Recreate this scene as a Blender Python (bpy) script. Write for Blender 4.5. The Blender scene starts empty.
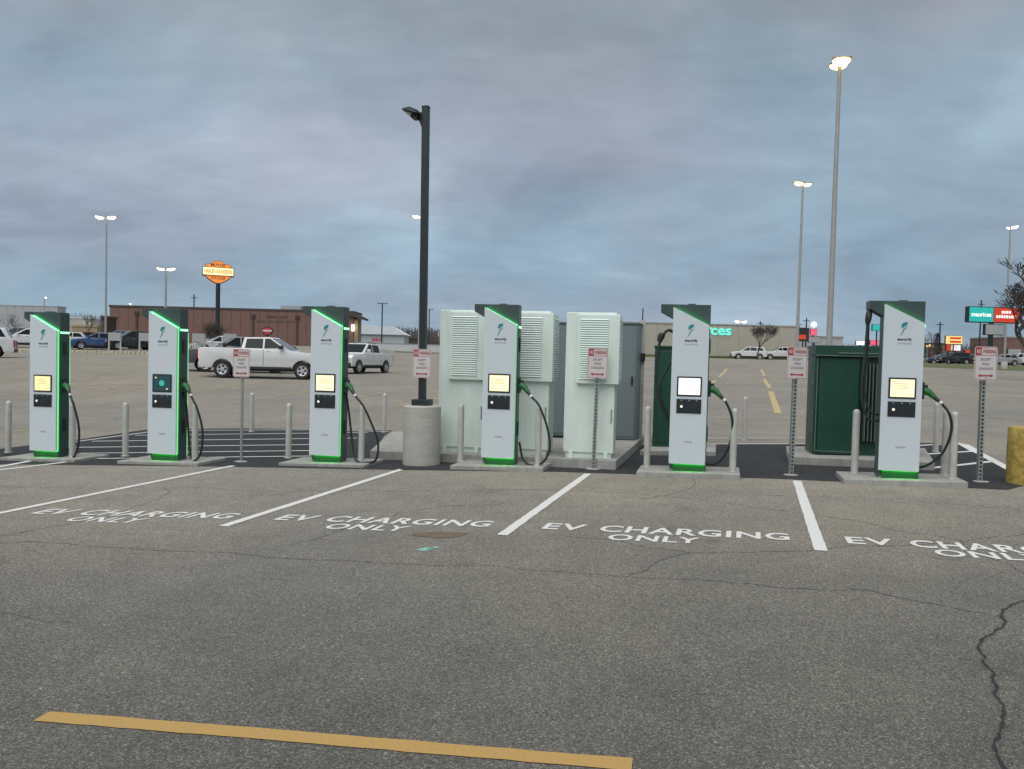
import bpy, bmesh, math, random
from mathutils import Vector, Matrix
R = math.radians
random.seed(7)
scene = bpy.context.scene
col = scene.collection

# ------------------------------------------------------------------ camera
W, H, F = 1024, 769, 770.0
EYE = 1.6
PITCH, ROLL = math.atan(24.5 / F), R(1.45)
cd = bpy.data.cameras.new('camera')
cam = bpy.data.objects.new('camera', cd)
col.objects.link(cam)
scene.camera = cam
cd.sensor_fit = 'HORIZONTAL'
cd.sensor_width = 36
cd.lens = F / W * 36
cd.clip_start = 0.1
cd.clip_end = 6000
CR = Matrix.Rotation(R(90) - PITCH, 3, 'X') @ Matrix.Rotation(ROLL, 3, 'Z')
cam.matrix_world = Matrix.Translation((0, 0, EYE)) @ CR.to_4x4()
CP = Vector((0, 0, EYE))

# ------------------------------------------------------------------ sky
world = bpy.data.worlds.new('World')
scene.world = world
world.use_nodes = True
SUN_EL, SUN_AZ = R(62), R(205)      # azimuth clockwise from +y: behind the camera, a little left
def build_world():
    nt = world.node_tree; nt.nodes.clear()
    N = nt.nodes.new; Lk = nt.links.new
    out = N('ShaderNodeOutputWorld'); bg = N('ShaderNodeBackground')
    sky = N('ShaderNodeTexSky'); sky.sky_type = 'NISHITA'; sky.sun_disc = False
    sky.sun_elevation = SUN_EL; sky.sun_rotation = SUN_AZ; sky.air_density = 1.5; sky.dust_density = 3
    tc = N('ShaderNodeTexCoord'); sep = N('ShaderNodeSeparateXYZ'); Lk(tc.outputs['Generated'], sep.inputs[0])
    zz = N('ShaderNodeMath'); zz.operation = 'MAXIMUM'; Lk(sep.outputs[2], zz.inputs[0]); zz.inputs[1].default_value = 0.0
    za = N('ShaderNodeMath'); za.operation = 'ADD'; Lk(zz.outputs[0], za.inputs[0]); za.inputs[1].default_value = 0.36
    comb = N('ShaderNodeCombineXYZ')
    for i in (0, 1):
        d = N('ShaderNodeMath'); d.operation = 'DIVIDE'; Lk(sep.outputs[i], d.inputs[0]); Lk(za.outputs[0], d.inputs[1]); Lk(d.outputs[0], comb.inputs[i])
    def noise(scale, detail, rough, loc, dist=0.0, sc=(1, 1, 1)):
        mp = N('ShaderNodeMapping'); mp.inputs['Location'].default_value = loc; mp.inputs['Scale'].default_value = sc
        Lk(comb.outputs[0], mp.inputs[0])
        n = N('ShaderNodeTexNoise'); n.inputs['Scale'].default_value = scale; n.inputs['Detail'].default_value = detail
        n.inputs['Roughness'].default_value = rough; n.inputs['Distortion'].default_value = dist
        Lk(mp.outputs[0], n.inputs['Vector']); return n.outputs['Fac']
    def ramp(fac, stops, interp='EASE'):
        r = N('ShaderNodeValToRGB'); r.color_ramp.interpolation = interp
        e = r.color_ramp.elements
        while len(e) < len(stops): e.new(0.5)
        for k, (p, c) in enumerate(stops): e[k].position = p; e[k].color = (*c, 1)
        Lk(fac, r.inputs[0]); return r.outputs[0]
    def mix(a, b, fac, mode='MIX'):
        m = N('ShaderNodeMix'); m.data_type = 'RGBA'; m.blend_type = mode
        if isinstance(fac, float): m.inputs[0].default_value = fac
        else: Lk(fac, m.inputs[0])
        Lk(a, m.inputs[6]); Lk(b, m.inputs[7]); return m.outputs[2]
    # base cloud deck: bluer low down, greyer overhead
    grad = ramp(zz.outputs[0], [(0.0, (0.258, 0.335, 0.395)), (0.08, (0.212, 0.280, 0.352)), (0.25, (0.224, 0.282, 0.348)), (0.45, (0.222, 0.258, 0.290)), (1.0, (0.222, 0.248, 0.272))])
    big = ramp(noise(1.5, 5, 0.5, (3.1, 1.7, 0.4), 0.35), [(0.30, (0.84, 0.85, 0.87)), (0.5, (1.05, 1.05, 1.05)), (0.72, (1.34, 1.32, 1.28))])
    mid = ramp(noise(4.6, 6, 0.55, (7.3, 2.2, 1.0), 0.3, (.7, 1.2, 1)), [(0.30, (0.92, 0.925, 0.93)), (0.5, (1, 1, 1)), (0.70, (1.095, 1.09, 1.08))])
    fine = ramp(noise(15.0, 5, 0.55, (1.3, 9.2, 4.0), 0.2, (.6, 1.2, 1)), [(0.3, (0.965, 0.965, 0.97)), (0.7, (1.035, 1.035, 1.03))])
    pink = ramp(noise(1.3, 4, 0.5, (12.4, 5.1, 3.0), 0.2), [(0.42, (0.95, 1.03, 1.04)), (0.66, (1.10, 0.98, 0.985))])
    c = mix(grad, big, 1.0, 'MULTIPLY'); c = mix(c, mid, 1.0, 'MULTIPLY'); c = mix(c, fine, 1.0, 'MULTIPLY'); c = mix(c, pink, 0.9, 'MULTIPLY')
    sk = N('ShaderNodeMix'); sk.data_type = 'RGBA'; sk.blend_type = 'MULTIPLY'; sk.inputs[0].default_value = 1
    Lk(sky.outputs[0], sk.inputs[6]); sk.inputs[7].default_value = (0.05, 0.05, 0.05, 1)
    c = mix(c, sk.outputs[2], 0.06)
    Lk(c, bg.inputs[0]); bg.inputs[1].default_value = 0.70
    Lk(bg.outputs[0], out.inputs[0])
build_world()

# ------------------------------------------------------------------ sun behind the cloud
sd = bpy.data.lights.new('sun', 'SUN'); sd.energy = 1.5; sd.angle = R(80); sd.color = (1.0, 0.96, 0.92)
sun = bpy.data.objects.new('sun', sd); col.objects.link(sun)
sdir = Vector((math.sin(SUN_AZ) * math.cos(SUN_EL), math.cos(SUN_AZ) * math.cos(SUN_EL), math.sin(SUN_EL)))
sun.rotation_euler = sdir.to_track_quat('Z', 'Y').to_euler(); sun.location = (0, -10, 30)
vs = scene.view_settings
vs.view_transform = 'Standard'; vs.look = 'None'; vs.gamma = 1.0; vs.exposure = 1.0; vs.use_curve_mapping = False
scene.render.resolution_x = W; scene.render.resolution_y = H

# ------------------------------------------------------------------ terrain (a lot that rises gently to the right and away)
KN = [(-20, 0), (18, 0), (24, .16), (37, .56), (47, .64), (73, 1.4), (112, 2.5), (200, 2.7), (6000, 2.7)]
def _S(t): t = min(1, max(0, t)); return t * t * (3 - 2 * t)
def _add(y):
    if y <= KN[1][0]: return 0.0
    for i in range(1, len(KN) - 1):
        x0, y0 = KN[i]; x1, y1 = KN[i + 1]
        if y <= x1:
            h = x1 - x0; d = (y1 - y0) / h
            def sl(j):
                if j <= 1 or j >= len(KN) - 2: return 0.0
                a = (KN[j][1] - KN[j - 1][1]) / (KN[j][0] - KN[j - 1][0]); b = (KN[j + 1][1] - KN[j][1]) / (KN[j + 1][0] - KN[j][0])
                return 0.0 if a * b <= 0 else 2 * a * b / (a + b)
            m0, m1 = sl(i), sl(i + 1); t = (y - x0) / h
            return (2*t**3 - 3*t**2 + 1) * y0 + (t**3 - 2*t**2 + t) * h * m0 + (-2*t**3 + 3*t**2) * y1 + (t**3 - t**2) * h * m1
    return KN[-1][1]
def g(x, y):
    return 0.0253 * 45 * math.tanh(x / 45) * (1 - .85 * _S((y - 18) / 30)) + _add(y) + .45 * _S((y - 22) / 20) * _S((-x - 10) / 18)
def proj(p):
    l = CR.transposed() @ (Vector(p) - CP)
    return (512 + F * l.x / -l.z, 384.5 - F * l.y / -l.z)
def hit(u, v, dz=0.0):
    d = CR @ Vector(((u - 512) / F, -(v - 384.5) / F, -1)); d /= d.y
    lo, hi, y = 1.0, None, 1.0
    while y < 400:
        p = CP + d * y
        if p.z < g(p.x, p.y) + dz: hi = y; break
        lo = y; y *= 1.02
    if hi is None: return CP + d * 150
    for _ in range(40):
        m = (lo + hi) / 2; p = CP + d * m
        if p.z < g(p.x, p.y) + dz: hi = m
        else: lo = m
    p = CP + d * hi
    return Vector((p.x, p.y, g(p.x, p.y) + dz))
def stand(u, y, dz=0.0):
    x = (u - 512) / F * y
    for _ in range(12):
        uu, _v = proj((x, y, g(x, y) + dz)); x += (u - uu) / F * y
    return Vector((x, y, g(x, y) + dz))
def zat(u, v, y):                      # height of the point at distance y seen at pixel u, v
    d = CR @ Vector(((u - 512) / F, -(v - 384.5) / F, -1)); d /= d.y
    return (CP + d * y).z
def xat(u, v, y):
    d = CR @ Vector(((u - 512) / F, -(v - 384.5) / F, -1)); d /= d.y
    return (CP + d * y).x

# ------------------------------------------------------------------ materials
MATS = {}
def mat(name, c, rough=0.6, metal=0.0, var=0.12, vscale=6.0, bump=0.0, bscale=60.0, emit=None, es=0.0, coat=0.0, alpha=None, trans=0.0, grime=0.0, gs=(1, 1, .25)):
    if name in MATS: return MATS[name]
    m = bpy.data.materials.new(name); m.use_nodes = True; nt = m.node_tree
    b = nt.nodes['Principled BSDF']; N = nt.nodes.new; Lk = nt.links.new
    tc = N('ShaderNodeTexCoord')
    n = N('ShaderNodeTexNoise'); n.inputs['Scale'].default_value = vscale; n.inputs['Detail'].default_value = 6; n.inputs['Roughness'].default_value = .65
    Lk(tc.outputs['Object'], n.inputs['Vector'])
    r = N('ShaderNodeValToRGB'); e = r.color_ramp.elements
    e[0].position = .3; e[1].position = .7
    e[0].color = (*[max(0, k * (1 - var)) for k in c], 1); e[1].color = (*[min(1, k * (1 + var)) for k in c], 1)
    Lk(n.outputs['Fac'], r.inputs[0]); colout = r.outputs[0]
    if grime > 0:
        n2 = N('ShaderNodeTexNoise'); n2.inputs['Scale'].default_value = vscale * 2.3; n2.inputs['Detail'].default_value = 8
        mp = N('ShaderNodeMapping'); mp.inputs['Scale'].default_value = gs; Lk(tc.outputs['Object'], mp.inputs[0]); Lk(mp.outputs[0], n2.inputs['Vector'])
        r2 = N('ShaderNodeValToRGB'); r2.color_ramp.elements[0].position = .35; r2.color_ramp.elements[1].position = .62
        q = 1 - grime; r2.color_ramp.elements[0].color = (q, q * .97, q * .92, 1); r2.color_ramp.elements[1].color = (1, 1, 1, 1)
        Lk(n2.outputs['Fac'], r2.inputs[0])
        mx = N('ShaderNodeMix'); mx.data_type = 'RGBA'; mx.blend_type = 'MULTIPLY'; mx.inputs[0].default_value = 1
        Lk(colout, mx.inputs[6]); Lk(r2.outputs[0], mx.inputs[7]); colout = mx.outputs[2]
    Lk(colout, b.inputs['Base Color'])
    rr = N('ShaderNodeMapRange'); rr.inputs[3].default_value = max(.02, rough - .08); rr.inputs[4].default_value = min(1, rough + .08)
    Lk(n.outputs['Fac'], rr.inputs[0]); Lk(rr.outputs[0], b.inputs['Roughness'])
    b.inputs['Metallic'].default_value = metal
    if coat: b.inputs['Coat Weight'].default_value = coat; b.inputs['Coat Roughness'].default_value = .05
    if trans: b.inputs['Transmission Weight'].default_value = trans
    if emit: b.inputs['Emission Color'].default_value = (*emit, 1); b.inputs['Emission Strength'].default_value = es
    if bump:
        nb = N('ShaderNodeTexNoise'); nb.inputs['Scale'].default_value = bscale; nb.inputs['Detail'].default_value = 5
        Lk(tc.outputs['Object'], nb.inputs['Vector'])
        bp = N('ShaderNodeBump'); bp.inputs['Strength'].default_value = bump; bp.inputs['Distance'].default_value = .01
        Lk(nb.outputs['Fac'], bp.inputs['Height']); Lk(bp.outputs[0], b.inputs['Normal'])
    if name == 'car_glass': b.inputs['Specular IOR Level'].default_value = .25
    MATS[name] = m
    return m

def asphalt(name, dark, light, stone, warm=(1, 1, 1), fine=165.0, near_shade=False):
    m = bpy.data.materials.new(name); m.use_nodes = True; nt = m.node_tree
    b = nt.nodes['Principled BSDF']; N = nt.nodes.new; Lk = nt.links.new
    tc = N('ShaderNodeTexCoord')
    def noise(s, d=4, ro=.6):
        n = N('ShaderNodeTexNoise'); n.inputs['Scale'].default_value = s; n.inputs['Detail'].default_value = d; n.inputs['Roughness'].default_value = ro
        Lk(tc.outputs['Object'], n.inputs['Vector']); return n.outputs['Fac']
    def ramp(f, st):
        r = N('ShaderNodeValToRGB'); e = r.color_ramp.elements
        while len(e) < len(st): e.new(.5)
        for k, (p, c) in enumerate(st): e[k].position = p; e[k].color = (*c, 1)
        Lk(f, r.inputs[0]); return r.outputs[0]
    def mul(a, bb):
        x = N('ShaderNodeMix'); x.data_type = 'RGBA'; x.blend_type = 'MULTIPLY'; x.inputs[0].default_value = 1
        Lk(a, x.inputs[6]); Lk(bb, x.inputs[7]); return x.outputs[2]
    v = N('ShaderNodeTexVoronoi'); v.inputs['Scale'].default_value = fine; Lk(tc.outputs['Object'], v.inputs['Vector'])
    sp = N('ShaderNodeSeparateColor'); Lk(v.outputs['Color'], sp.inputs[0])
    c = ramp(sp.outputs[0], [(0.0, dark), (.45, light), (.8, light), (.93, stone), (1.0, tuple(min(1, k * 1.35) for k in stone))])
    v2 = noise(fine * .35, 3); c = mul(c, ramp(v2, [(.3, (.72, .72, .72)), (.7, (1.25, 1.25, 1.25))]))
    c = mul(c, ramp(noise(.32, 6), [(.3, (.86, .86, .87)), (.7, (1.13, 1.12, 1.10))]))
    c = mul(c, ramp(noise(.9, 9, .7), [(.30, (.74, .74, .75)), (.40, (1, 1, 1))])); c = mul(c, ramp(noise(5.5, 8, .7), [(.27, (.70, .69, .68)), (.34, (1, 1, 1))]))
    c = mul(c, ramp(noise(2.1, 5), [(.3, (.90, .90, .90)), (.7, (1.08, 1.08, 1.08))]))
    c = mul(c, ramp(noise(.075, 3), [(.35, (.97, .98, 1.0)), (.65, warm)]))
    if near_shade:      # foreground shade painted into the colour: darker near the camera, paler with distance
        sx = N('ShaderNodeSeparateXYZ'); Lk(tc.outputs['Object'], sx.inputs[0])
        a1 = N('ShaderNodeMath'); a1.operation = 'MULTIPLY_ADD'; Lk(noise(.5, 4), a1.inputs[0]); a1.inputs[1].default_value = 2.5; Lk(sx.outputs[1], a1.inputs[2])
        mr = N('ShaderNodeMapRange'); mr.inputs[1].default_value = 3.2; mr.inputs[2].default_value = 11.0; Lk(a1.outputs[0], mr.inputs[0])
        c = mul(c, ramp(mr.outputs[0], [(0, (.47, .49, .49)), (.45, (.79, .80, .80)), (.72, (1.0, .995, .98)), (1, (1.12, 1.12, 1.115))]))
    Lk(c, b.inputs['Base Color']); b.inputs['Roughness'].default_value = .9
    b.inputs['Specular IOR Level'].default_value = .25
    bp = N('ShaderNodeBump'); bp.inputs['Strength'].default_value = .55; bp.inputs['Distance'].default_value = .006
    hm = N('ShaderNodeMath'); hm.operation = 'ADD'; Lk(v.outputs['Distance'], hm.inputs[0]); Lk(v2, hm.inputs[1])
    Lk(hm.outputs[0], bp.inputs['Height']); Lk(bp.outputs[0], b.inputs['Normal'])
    return m

M_asph = asphalt('worn_asphalt', (.102, .097, .087), (.208, .198, .176), (.36, .342, .305), (1.13, 1.08, 1.0), near_shade=True)
M_fresh = asphalt('fresh_asphalt', (.018, .020, .022), (.036, .038, .041), (.065, .068, .072), (1.05, 1.05, 1.03), 110)
def paint(name, c, wear=.5, scale=40):
    m = mat(name, c, .7, 0, .10, 9)
    nt = m.node_tree; b = nt.nodes['Principled BSDF']; N = nt.nodes.new; Lk = nt.links.new
    tc = N('ShaderNodeTexCoord'); n = N('ShaderNodeTexNoise'); n.inputs['Scale'].default_value = scale; n.inputs['Detail'].default_value = 8; n.inputs['Roughness'].default_value = .75
    Lk(tc.outputs['Object'], n.inputs['Vector'])
    r = N('ShaderNodeValToRGB'); r.color_ramp.elements[0].position = wear - .06; r.color_ramp.elements[1].position = wear + .04
    r.color_ramp.elements[0].color = (.20, .19, .175, 1); r.color_ramp.elements[1].color = (*c, 1)
    Lk(n.outputs['Fac'], r.inputs[0]); Lk(r.outputs[0], b.inputs['Base Color'])
    return m
M_white = paint('white_road_paint', (.64, .64, .62), .40, 70)
M_white2 = paint('thin_white_road_paint', (.62, .62, .60), .38)
M_yellow = paint('yellow_road_paint', (.43, .265, .075), .42, 110)
M_yellow2 = paint('faded_yellow_road_paint', (.52, .40, .18), .46, 25)
M_crack = mat('crack_dark', (.065, .063, .060), .95, 0, .3, 30)
M_crack2 = mat('crack_deep', (.022, .022, .022), .95, 0, .3, 30)
M_tar = mat('crack_sealant', (.09, .088, .084), .8, 0, .25, 20)
M_stain = mat('brown_stain', (.135, .105, .07), .95, 0, .2, 9)
M_spray = mat('teal_spray_paint', (.22, .42, .36), .85, 0, .25, 30)
M_conc = mat('concrete', (.335, .335, .315), .85, 0, .13, 5, .35, 45, grime=.18)
M_concdark = mat('weathered_concrete', (.43, .425, .395), .9, 0, .10, 5, .6, 40, grime=.12, gs=(.3, .3, 5))
M_panel = mat('white_panel', (.58, .645, .675), .32, 0, .025, 2)
M_body = mat('slate_green_metal', (.042, .066, .066), .42, 0, .08, 4)
M_dark = mat('black_plastic', (.016, .017, .019), .45, 0, .2, 20)
M_bezel = mat('screen_bezel', (.02, .026, .030), .3, 0, .1, 20)
M_led = mat('green_led', (.05, .6, .12), .4, emit=(.10, 1.0, .22), es=0.52)
M_ledh = mat('bright_green_led', (.05, .6, .12), .4, emit=(.06, 1.0, .16), es=4)
M_ledw = mat('pale_green_led', (.4, .9, .5), .4, emit=(.35, 1.0, .5), es=0.8)
M_ledr = mat('dim_green_led', (.3, .7, .4), .4, emit=(.3, .9, .42), es=.3)
M_plinth = mat('green_plinth', (.015, .10, .03), .5, 0, .1, 8)
M_ledb = mat('plinth_led', (.02, .35, .05), .4, emit=(.01, .55, .05), es=18)
M_scr = mat('lit_screen_cream', (.8, .75, .5), .3, emit=(1.0, .90, .52), es=0.36)
M_scry = mat('lit_screen_yellow', (.8, .7, .4), .3, emit=(1.0, .80, .34), es=0.32)
M_scrw = mat('lit_screen_white', (.8, .8, .8), .3, emit=(1.0, .97, .93), es=0.5)
M_scrd = mat('dark_screen', (.015, .04, .045), .25, emit=(.012, .05, .05), es=0.35)
M_scrt = mat('screen_teal_graphic', (.02, .3, .25), .3, emit=(.05, .42, .34), es=0.3)
M_scrline = mat('screen_grey_text', (.5, .45, .3), .4, emit=(.75, .62, .36), es=0.32)
M_reader = mat('reader_light', (.8, .75, .6), .3, emit=(1, .92, .75), es=0.32)
M_logo = mat('teal_print', (.02, .24, .25), .5, 0, .05)
M_print = mat('dark_print', (.035, .045, .05), .5, 0, .05)
M_printg = mat('grey_print', (.30, .33, .34), .5, 0, .05)
M_green = mat('green_plastic', (.009, .105, .024), .4, 0, .1, 12)
M_cable = mat('cable_rubber', (.014, .022, .018), .5, 0, .2, 30)
M_galv = mat('painted_grey_steel', (.50, .50, .48), .5, .15, .07, 8, .05, 80, grime=.12)
M_zinc = mat('galvanised_steel', (.34, .36, .34), .5, .5, .15, 20, .1, 80)
M_mint = mat('pale_mint_paint', (.70, .81, .76), .45, 0, .035, 3, grime=.05)
M_mint2 = mat('pale_mint_slat', (.72, .83, .78), .45, 0, .03, 3)
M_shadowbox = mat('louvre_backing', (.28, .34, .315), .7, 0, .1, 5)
M_greycab = mat('blue_grey_paint', (.155, .195, .205), .45, 0, .06, 3)
M_tgreen = mat('transformer_green', (.009, .060, .037), .42, 0, .12, 4, grime=.12)
M_tedge = mat('worn_green_edge', (.10, .15, .125), .5, 0, .15, 20)
M_signw = mat('sign_white', (.58, .56, .55), .4, 0, .04, 8)
M_signr = mat('sign_red', (.40, .055, .07), .45, 0, .08, 8)
M_signb = mat('sign_grey_letter', (.24, .17, .17), .5, 0, .08, 8)
M_bpole = mat('black_pole_paint', (.012, .020, .022), .45, 0, .12, 5)
M_lens = mat('lamp_lens_unlit', (.45, .48, .42), .3, 0, .2, 60)
M_ypaint = mat('yellow_concrete_paint', (.47, .345, .085), .8, 0, .2, 7, .8, 25, grime=.4, gs=(1, 1, 1))
M_lamp = mat('lamp_lit_warm', (.9, .8, .5), .4, emit=(1.0, .72, .26), es=2.0)
M_lampw = mat('lamp_lit_white', (.9, .85, .7), .4, emit=(1.0, .86, .60), es=3.0)
M_pole = mat('light_grey_pole', (.34, .34, .33), .5, .2, .08, 3)
M_tyre = mat('tyre_rubber', (.018, .018, .018), .8, 0, .2, 20)
M_rim = mat('alloy_rim', (.50, .51, .52), .35, .3, .1, 10)
M_glass = mat('car_glass', (.012, .018, .021), .12, 0, .15, 3)
M_trim = mat('black_trim', (.022, .022, .023), .55, 0, .15, 10)
M_chrome = mat('bright_trim', (.5, .5, .5), .25, .8, .1, 10)
M_head = mat('headlight_glass', (.55, .58, .6), .15, 0, .15, 20)
M_tail = mat('taillight_red', (.32, .02, .015), .25, 0, .1, 10)
M_tailon = mat('taillight_lit', (.8, .2, .05), .3, emit=(1.0, .28, .06), es=0.6)
M_plate = mat('number_plate', (.55, .56, .58), .5, 0, .1, 30)

# ------------------------------------------------------------------ mesh helpers
class MB:
    def __init__(s): s.v = []; s.f = []
    def add(s, vs, fs):
        o = len(s.v); s.v += [tuple(p) for p in vs]; s.f += [tuple(i + o for i in f) for f in fs]; return s
    def box(s, x0, x1, y0, y1, z0, z1):
        return s.add([(x0,y0,z0),(x1,y0,z0),(x1,y1,z0),(x0,y1,z0),(x0,y0,z1),(x1,y0,z1),(x1,y1,z1),(x0,y1,z1)],
                     [(3,2,1,0),(4,5,6,7),(0,1,5,4),(1,2,6,5),(2,3,7,6),(3,0,4,7)])
    def prism(s, poly, y0, y1):            # polygon in (x, z), counter-clockwise seen from -y, pushed along y
        n = len(poly)
        vs = [(x, y0, z) for x, z in poly] + [(x, y1, z) for x, z in poly]
        fs = [tuple(range(n)), tuple(range(2 * n - 1, n - 1, -1))] + [(i, i + n, (i + 1) % n + n, (i + 1) % n) for i in range(n)]
        return s.add(vs, fs)
    def slab(s, poly, z0, z1):             # polygon in (x, y), counter-clockwise from above
        n = len(poly)
        vs = [(x, y, z0) for x, y in poly] + [(x, y, z1) for x, y in poly]
        fs = [tuple(range(n - 1, -1, -1)), tuple(range(n, 2 * n))] + [(i, (i + 1) % n, (i + 1) % n + n, i + n) for i in range(n)]
        return s.add(vs, fs)
    def lathe(s, prof, n=20, cx=0, cy=0):   # (r, z) from bottom to top
        vs, fs = [], []
        for r, z in prof:
            for k in range(n):
                a = 2 * math.pi * k / n; vs.append((cx + r * math.cos(a), cy + r * math.sin(a), z))
        for j in range(len(prof) - 1):
            for k in range(n): fs.append((j*n+k, j*n+(k+1)%n, (j+1)*n+(k+1)%n, (j+1)*n+k))
        fs.append(tuple(range(n - 1, -1, -1))); fs.append(tuple(range((len(prof)-1)*n, len(prof)*n)))
        return s.add(vs, fs)
    def tube(s, pts, rad, n=8, cap=True):
        pts = [Vector(p) for p in pts]; m = len(pts)
        rads = rad if isinstance(rad, (list, tuple)) else [rad] * m
        vs, fs = [], []; ref = None
        for i, p in enumerate(pts):
            t = (pts[min(i + 1, m - 1)] - pts[max(i - 1, 0)]).normalized()
            if ref is None:
                ref = t.orthogonal().normalized()
            a = (ref - t * ref.dot(t))
            a = a.normalized() if a.length > 1e-5 else t.orthogonal().normalized()
            ref = a; b = t.cross(a)
            for k in range(n):
                an = 2 * math.pi * k / n; vs.append(p + (a * math.cos(an) + b * math.sin(an)) * rads[i])
        for j in range(m - 1):
            for k in range(n): fs.append((j*n+k, j*n+(k+1)%n, (j+1)*n+(k+1)%n, (j+1)*n+k))
        if cap: fs.append(tuple(range(n - 1, -1, -1))); fs.append(tuple(range((m-1)*n, m*n)))
        return s.add(vs, fs)
    def build(s, name, m, parent=None, bevel=0.0, smooth=False, seg=2):
        me = bpy.data.meshes.new(name); me.from_pydata(s.v, [], s.f)
        bm = bmesh.new(); bm.from_mesh(me); bmesh.ops.recalc_face_normals(bm, faces=bm.faces)
        if bevel:
            ed = [e for e in bm.edges if e.is_manifold and e.calc_face_angle(0) > .5]
            bmesh.ops.bevel(bm, geom=ed, offset=bevel, segments=seg, profile=.6, affect='EDGES', clamp_overlap=True)
        bm.to_mesh(me); bm.free()
        if smooth:
            me.shade_smooth()
            try: me.set_sharp_from_angle(angle=R(40))
            except Exception: pass
        me.materials.append(m)
        o = bpy.data.objects.new(name, me); col.objects.link(o); o.parent = parent
        return o
def tag(o, label, cat, group=None):
    o['label'] = label; o['category'] = cat
    if group: o['group'] = group
    return o
def thing(name, label, cat, loc=(0, 0, 0), rz=0.0, group=None):
    o = bpy.data.objects.new(name, None); col.objects.link(o)
    o.location = loc; o.rotation_euler = (0, 0, rz); o.empty_display_size = .2
    return tag(o, label, cat, group)
def struct(o): o['kind'] = 'structure'; return o
def inst(src, parent, M=None):
    o = src.copy(); col.objects.link(o); o.parent = parent
    if M is not None: o.matrix_basis = M
    return o
def smooth_path(P, n=6):
    P = [Vector(p) for p in P]; Q = [P[0] * 2 - P[1]] + P + [P[-1] * 2 - P[-2]]; out = []
    for i in range(1, len(Q) - 2):
        a, b, c, d = Q[i - 1], Q[i], Q[i + 1], Q[i + 2]
        for k in range(n):
            t = k / n
            out.append(.5 * ((2*b) + (c - a)*t + (2*a - 5*b + 4*c - d)*t*t + (3*b - a - 3*c + d)*t**3))
    out.append(P[-1]); return out

_tx = {}
def text_verts(txt, bold=0.0, extrude=0.0, spacing=1.0):
    k = (txt, bold, extrude, spacing)
    if k in _tx: return _tx[k]
    cu = bpy.data.curves.new('t', 'FONT'); cu.body = txt; cu.size = 1; cu.offset = bold; cu.extrude = extrude; cu.resolution_u = 3; cu.space_character = spacing
    ob = bpy.data.objects.new('t', cu); col.objects.link(ob)
    dg = bpy.context.evaluated_depsgraph_get(); dg.update()
    me = bpy.data.meshes.new_from_object(ob.evaluated_get(dg))
    vs = [v.co.copy() for v in me.vertices]; fs = [tuple(p.vertices) for p in me.polygons]
    bpy.data.objects.remove(ob); bpy.data.curves.remove(cu); bpy.data.meshes.remove(me)
    x0 = min(v.x for v in vs); x1 = max(v.x for v in vs); y0 = min(v.y for v in vs); y1 = max(v.y for v in vs)
    vs = [Vector(((v.x - x0) / (x1 - x0), (v.y - y0) / (y1 - y0), v.z)) for v in vs]      # unit box
    _tx[k] = (vs, fs); return _tx[k]
def front_text(txt, cx, cz, w, h, y, m, parent, name='lettering', bold=0.0):
    vs, fs = text_verts(txt, bold)
    mb = MB(); mb.add([(cx - w/2 + v.x * w, y, cz - h/2 + v.y * h) for v in vs], fs)
    me = bpy.data.meshes.new(name); me.from_pydata(mb.v, [], mb.f); me.materials.append(m)
    o = bpy.data.objects.new(name, me); col.objects.link(o); o.parent = parent; return o

# ------------------------------------------------------------------ parking lot
def axis(fine0, fine1, step, far):
    a = []; t = fine0
    while t <= fine1 + 1e-6: a.append(t); t += step
    d = step; lo, hi = [], []
    x = fine0
    while x > -far: d *= 1.35; x -= d; lo.append(x)
    d = step; x = fine1
    while x < far: d *= 1.35; x += d; hi.append(x)
    return lo[::-1] + a + hi
def build_ground():
    xs = axis(-60, 60, 1.0, 2500); ys = axis(-6, 120, 1.0, 3000)
    ys = [y for y in ys if y > -60]
    vs = [(x, y, g(x, y)) for y in ys for x in xs]; n = len(xs)
    fs = [(j*n+i, j*n+i+1, (j+1)*n+i+1, (j+1)*n+i) for j in range(len(ys)-1) for i in range(n-1)]
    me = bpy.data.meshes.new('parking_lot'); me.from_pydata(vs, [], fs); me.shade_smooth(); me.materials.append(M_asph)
    o = bpy.data.objects.new('parking_lot', me); col.objects.link(o)
    o['label'] = 'worn grey brown asphalt of the parking lot'
    return struct(o)
LOT = build_ground()
def sheet(pts, dz, name, m, parent=LOT, step=.5):
    """strip or polygon of world xy points laid on the ground dz above it"""
    bm = bmesh.new()
    f = bm.faces.new([bm.verts.new((p[0], p[1], 0)) for p in pts])
    bmesh.ops.triangulate(bm, faces=[f])
    for _ in range(6):
        ed = [e for e in bm.edges if e.calc_length() > step]
        if not ed: break
        bmesh.ops.subdivide_edges(bm, edges=ed, cuts=1)
    bmesh.ops.triangulate(bm, faces=bm.faces)
    for v in bm.verts: v.co.z = g(v.co.x, v.co.y) + dz
    bmesh.ops.recalc_face_normals(bm, faces=bm.faces)
    for f in bm.faces:
        if f.normal.z < 0: f.normal_flip()
    me = bpy.data.meshes.new(name); bm.to_mesh(me); bm.free(); me.materials.append(m)
    o = bpy.data.objects.new(name, me); col.objects.link(o); o.parent = parent; return o
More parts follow.
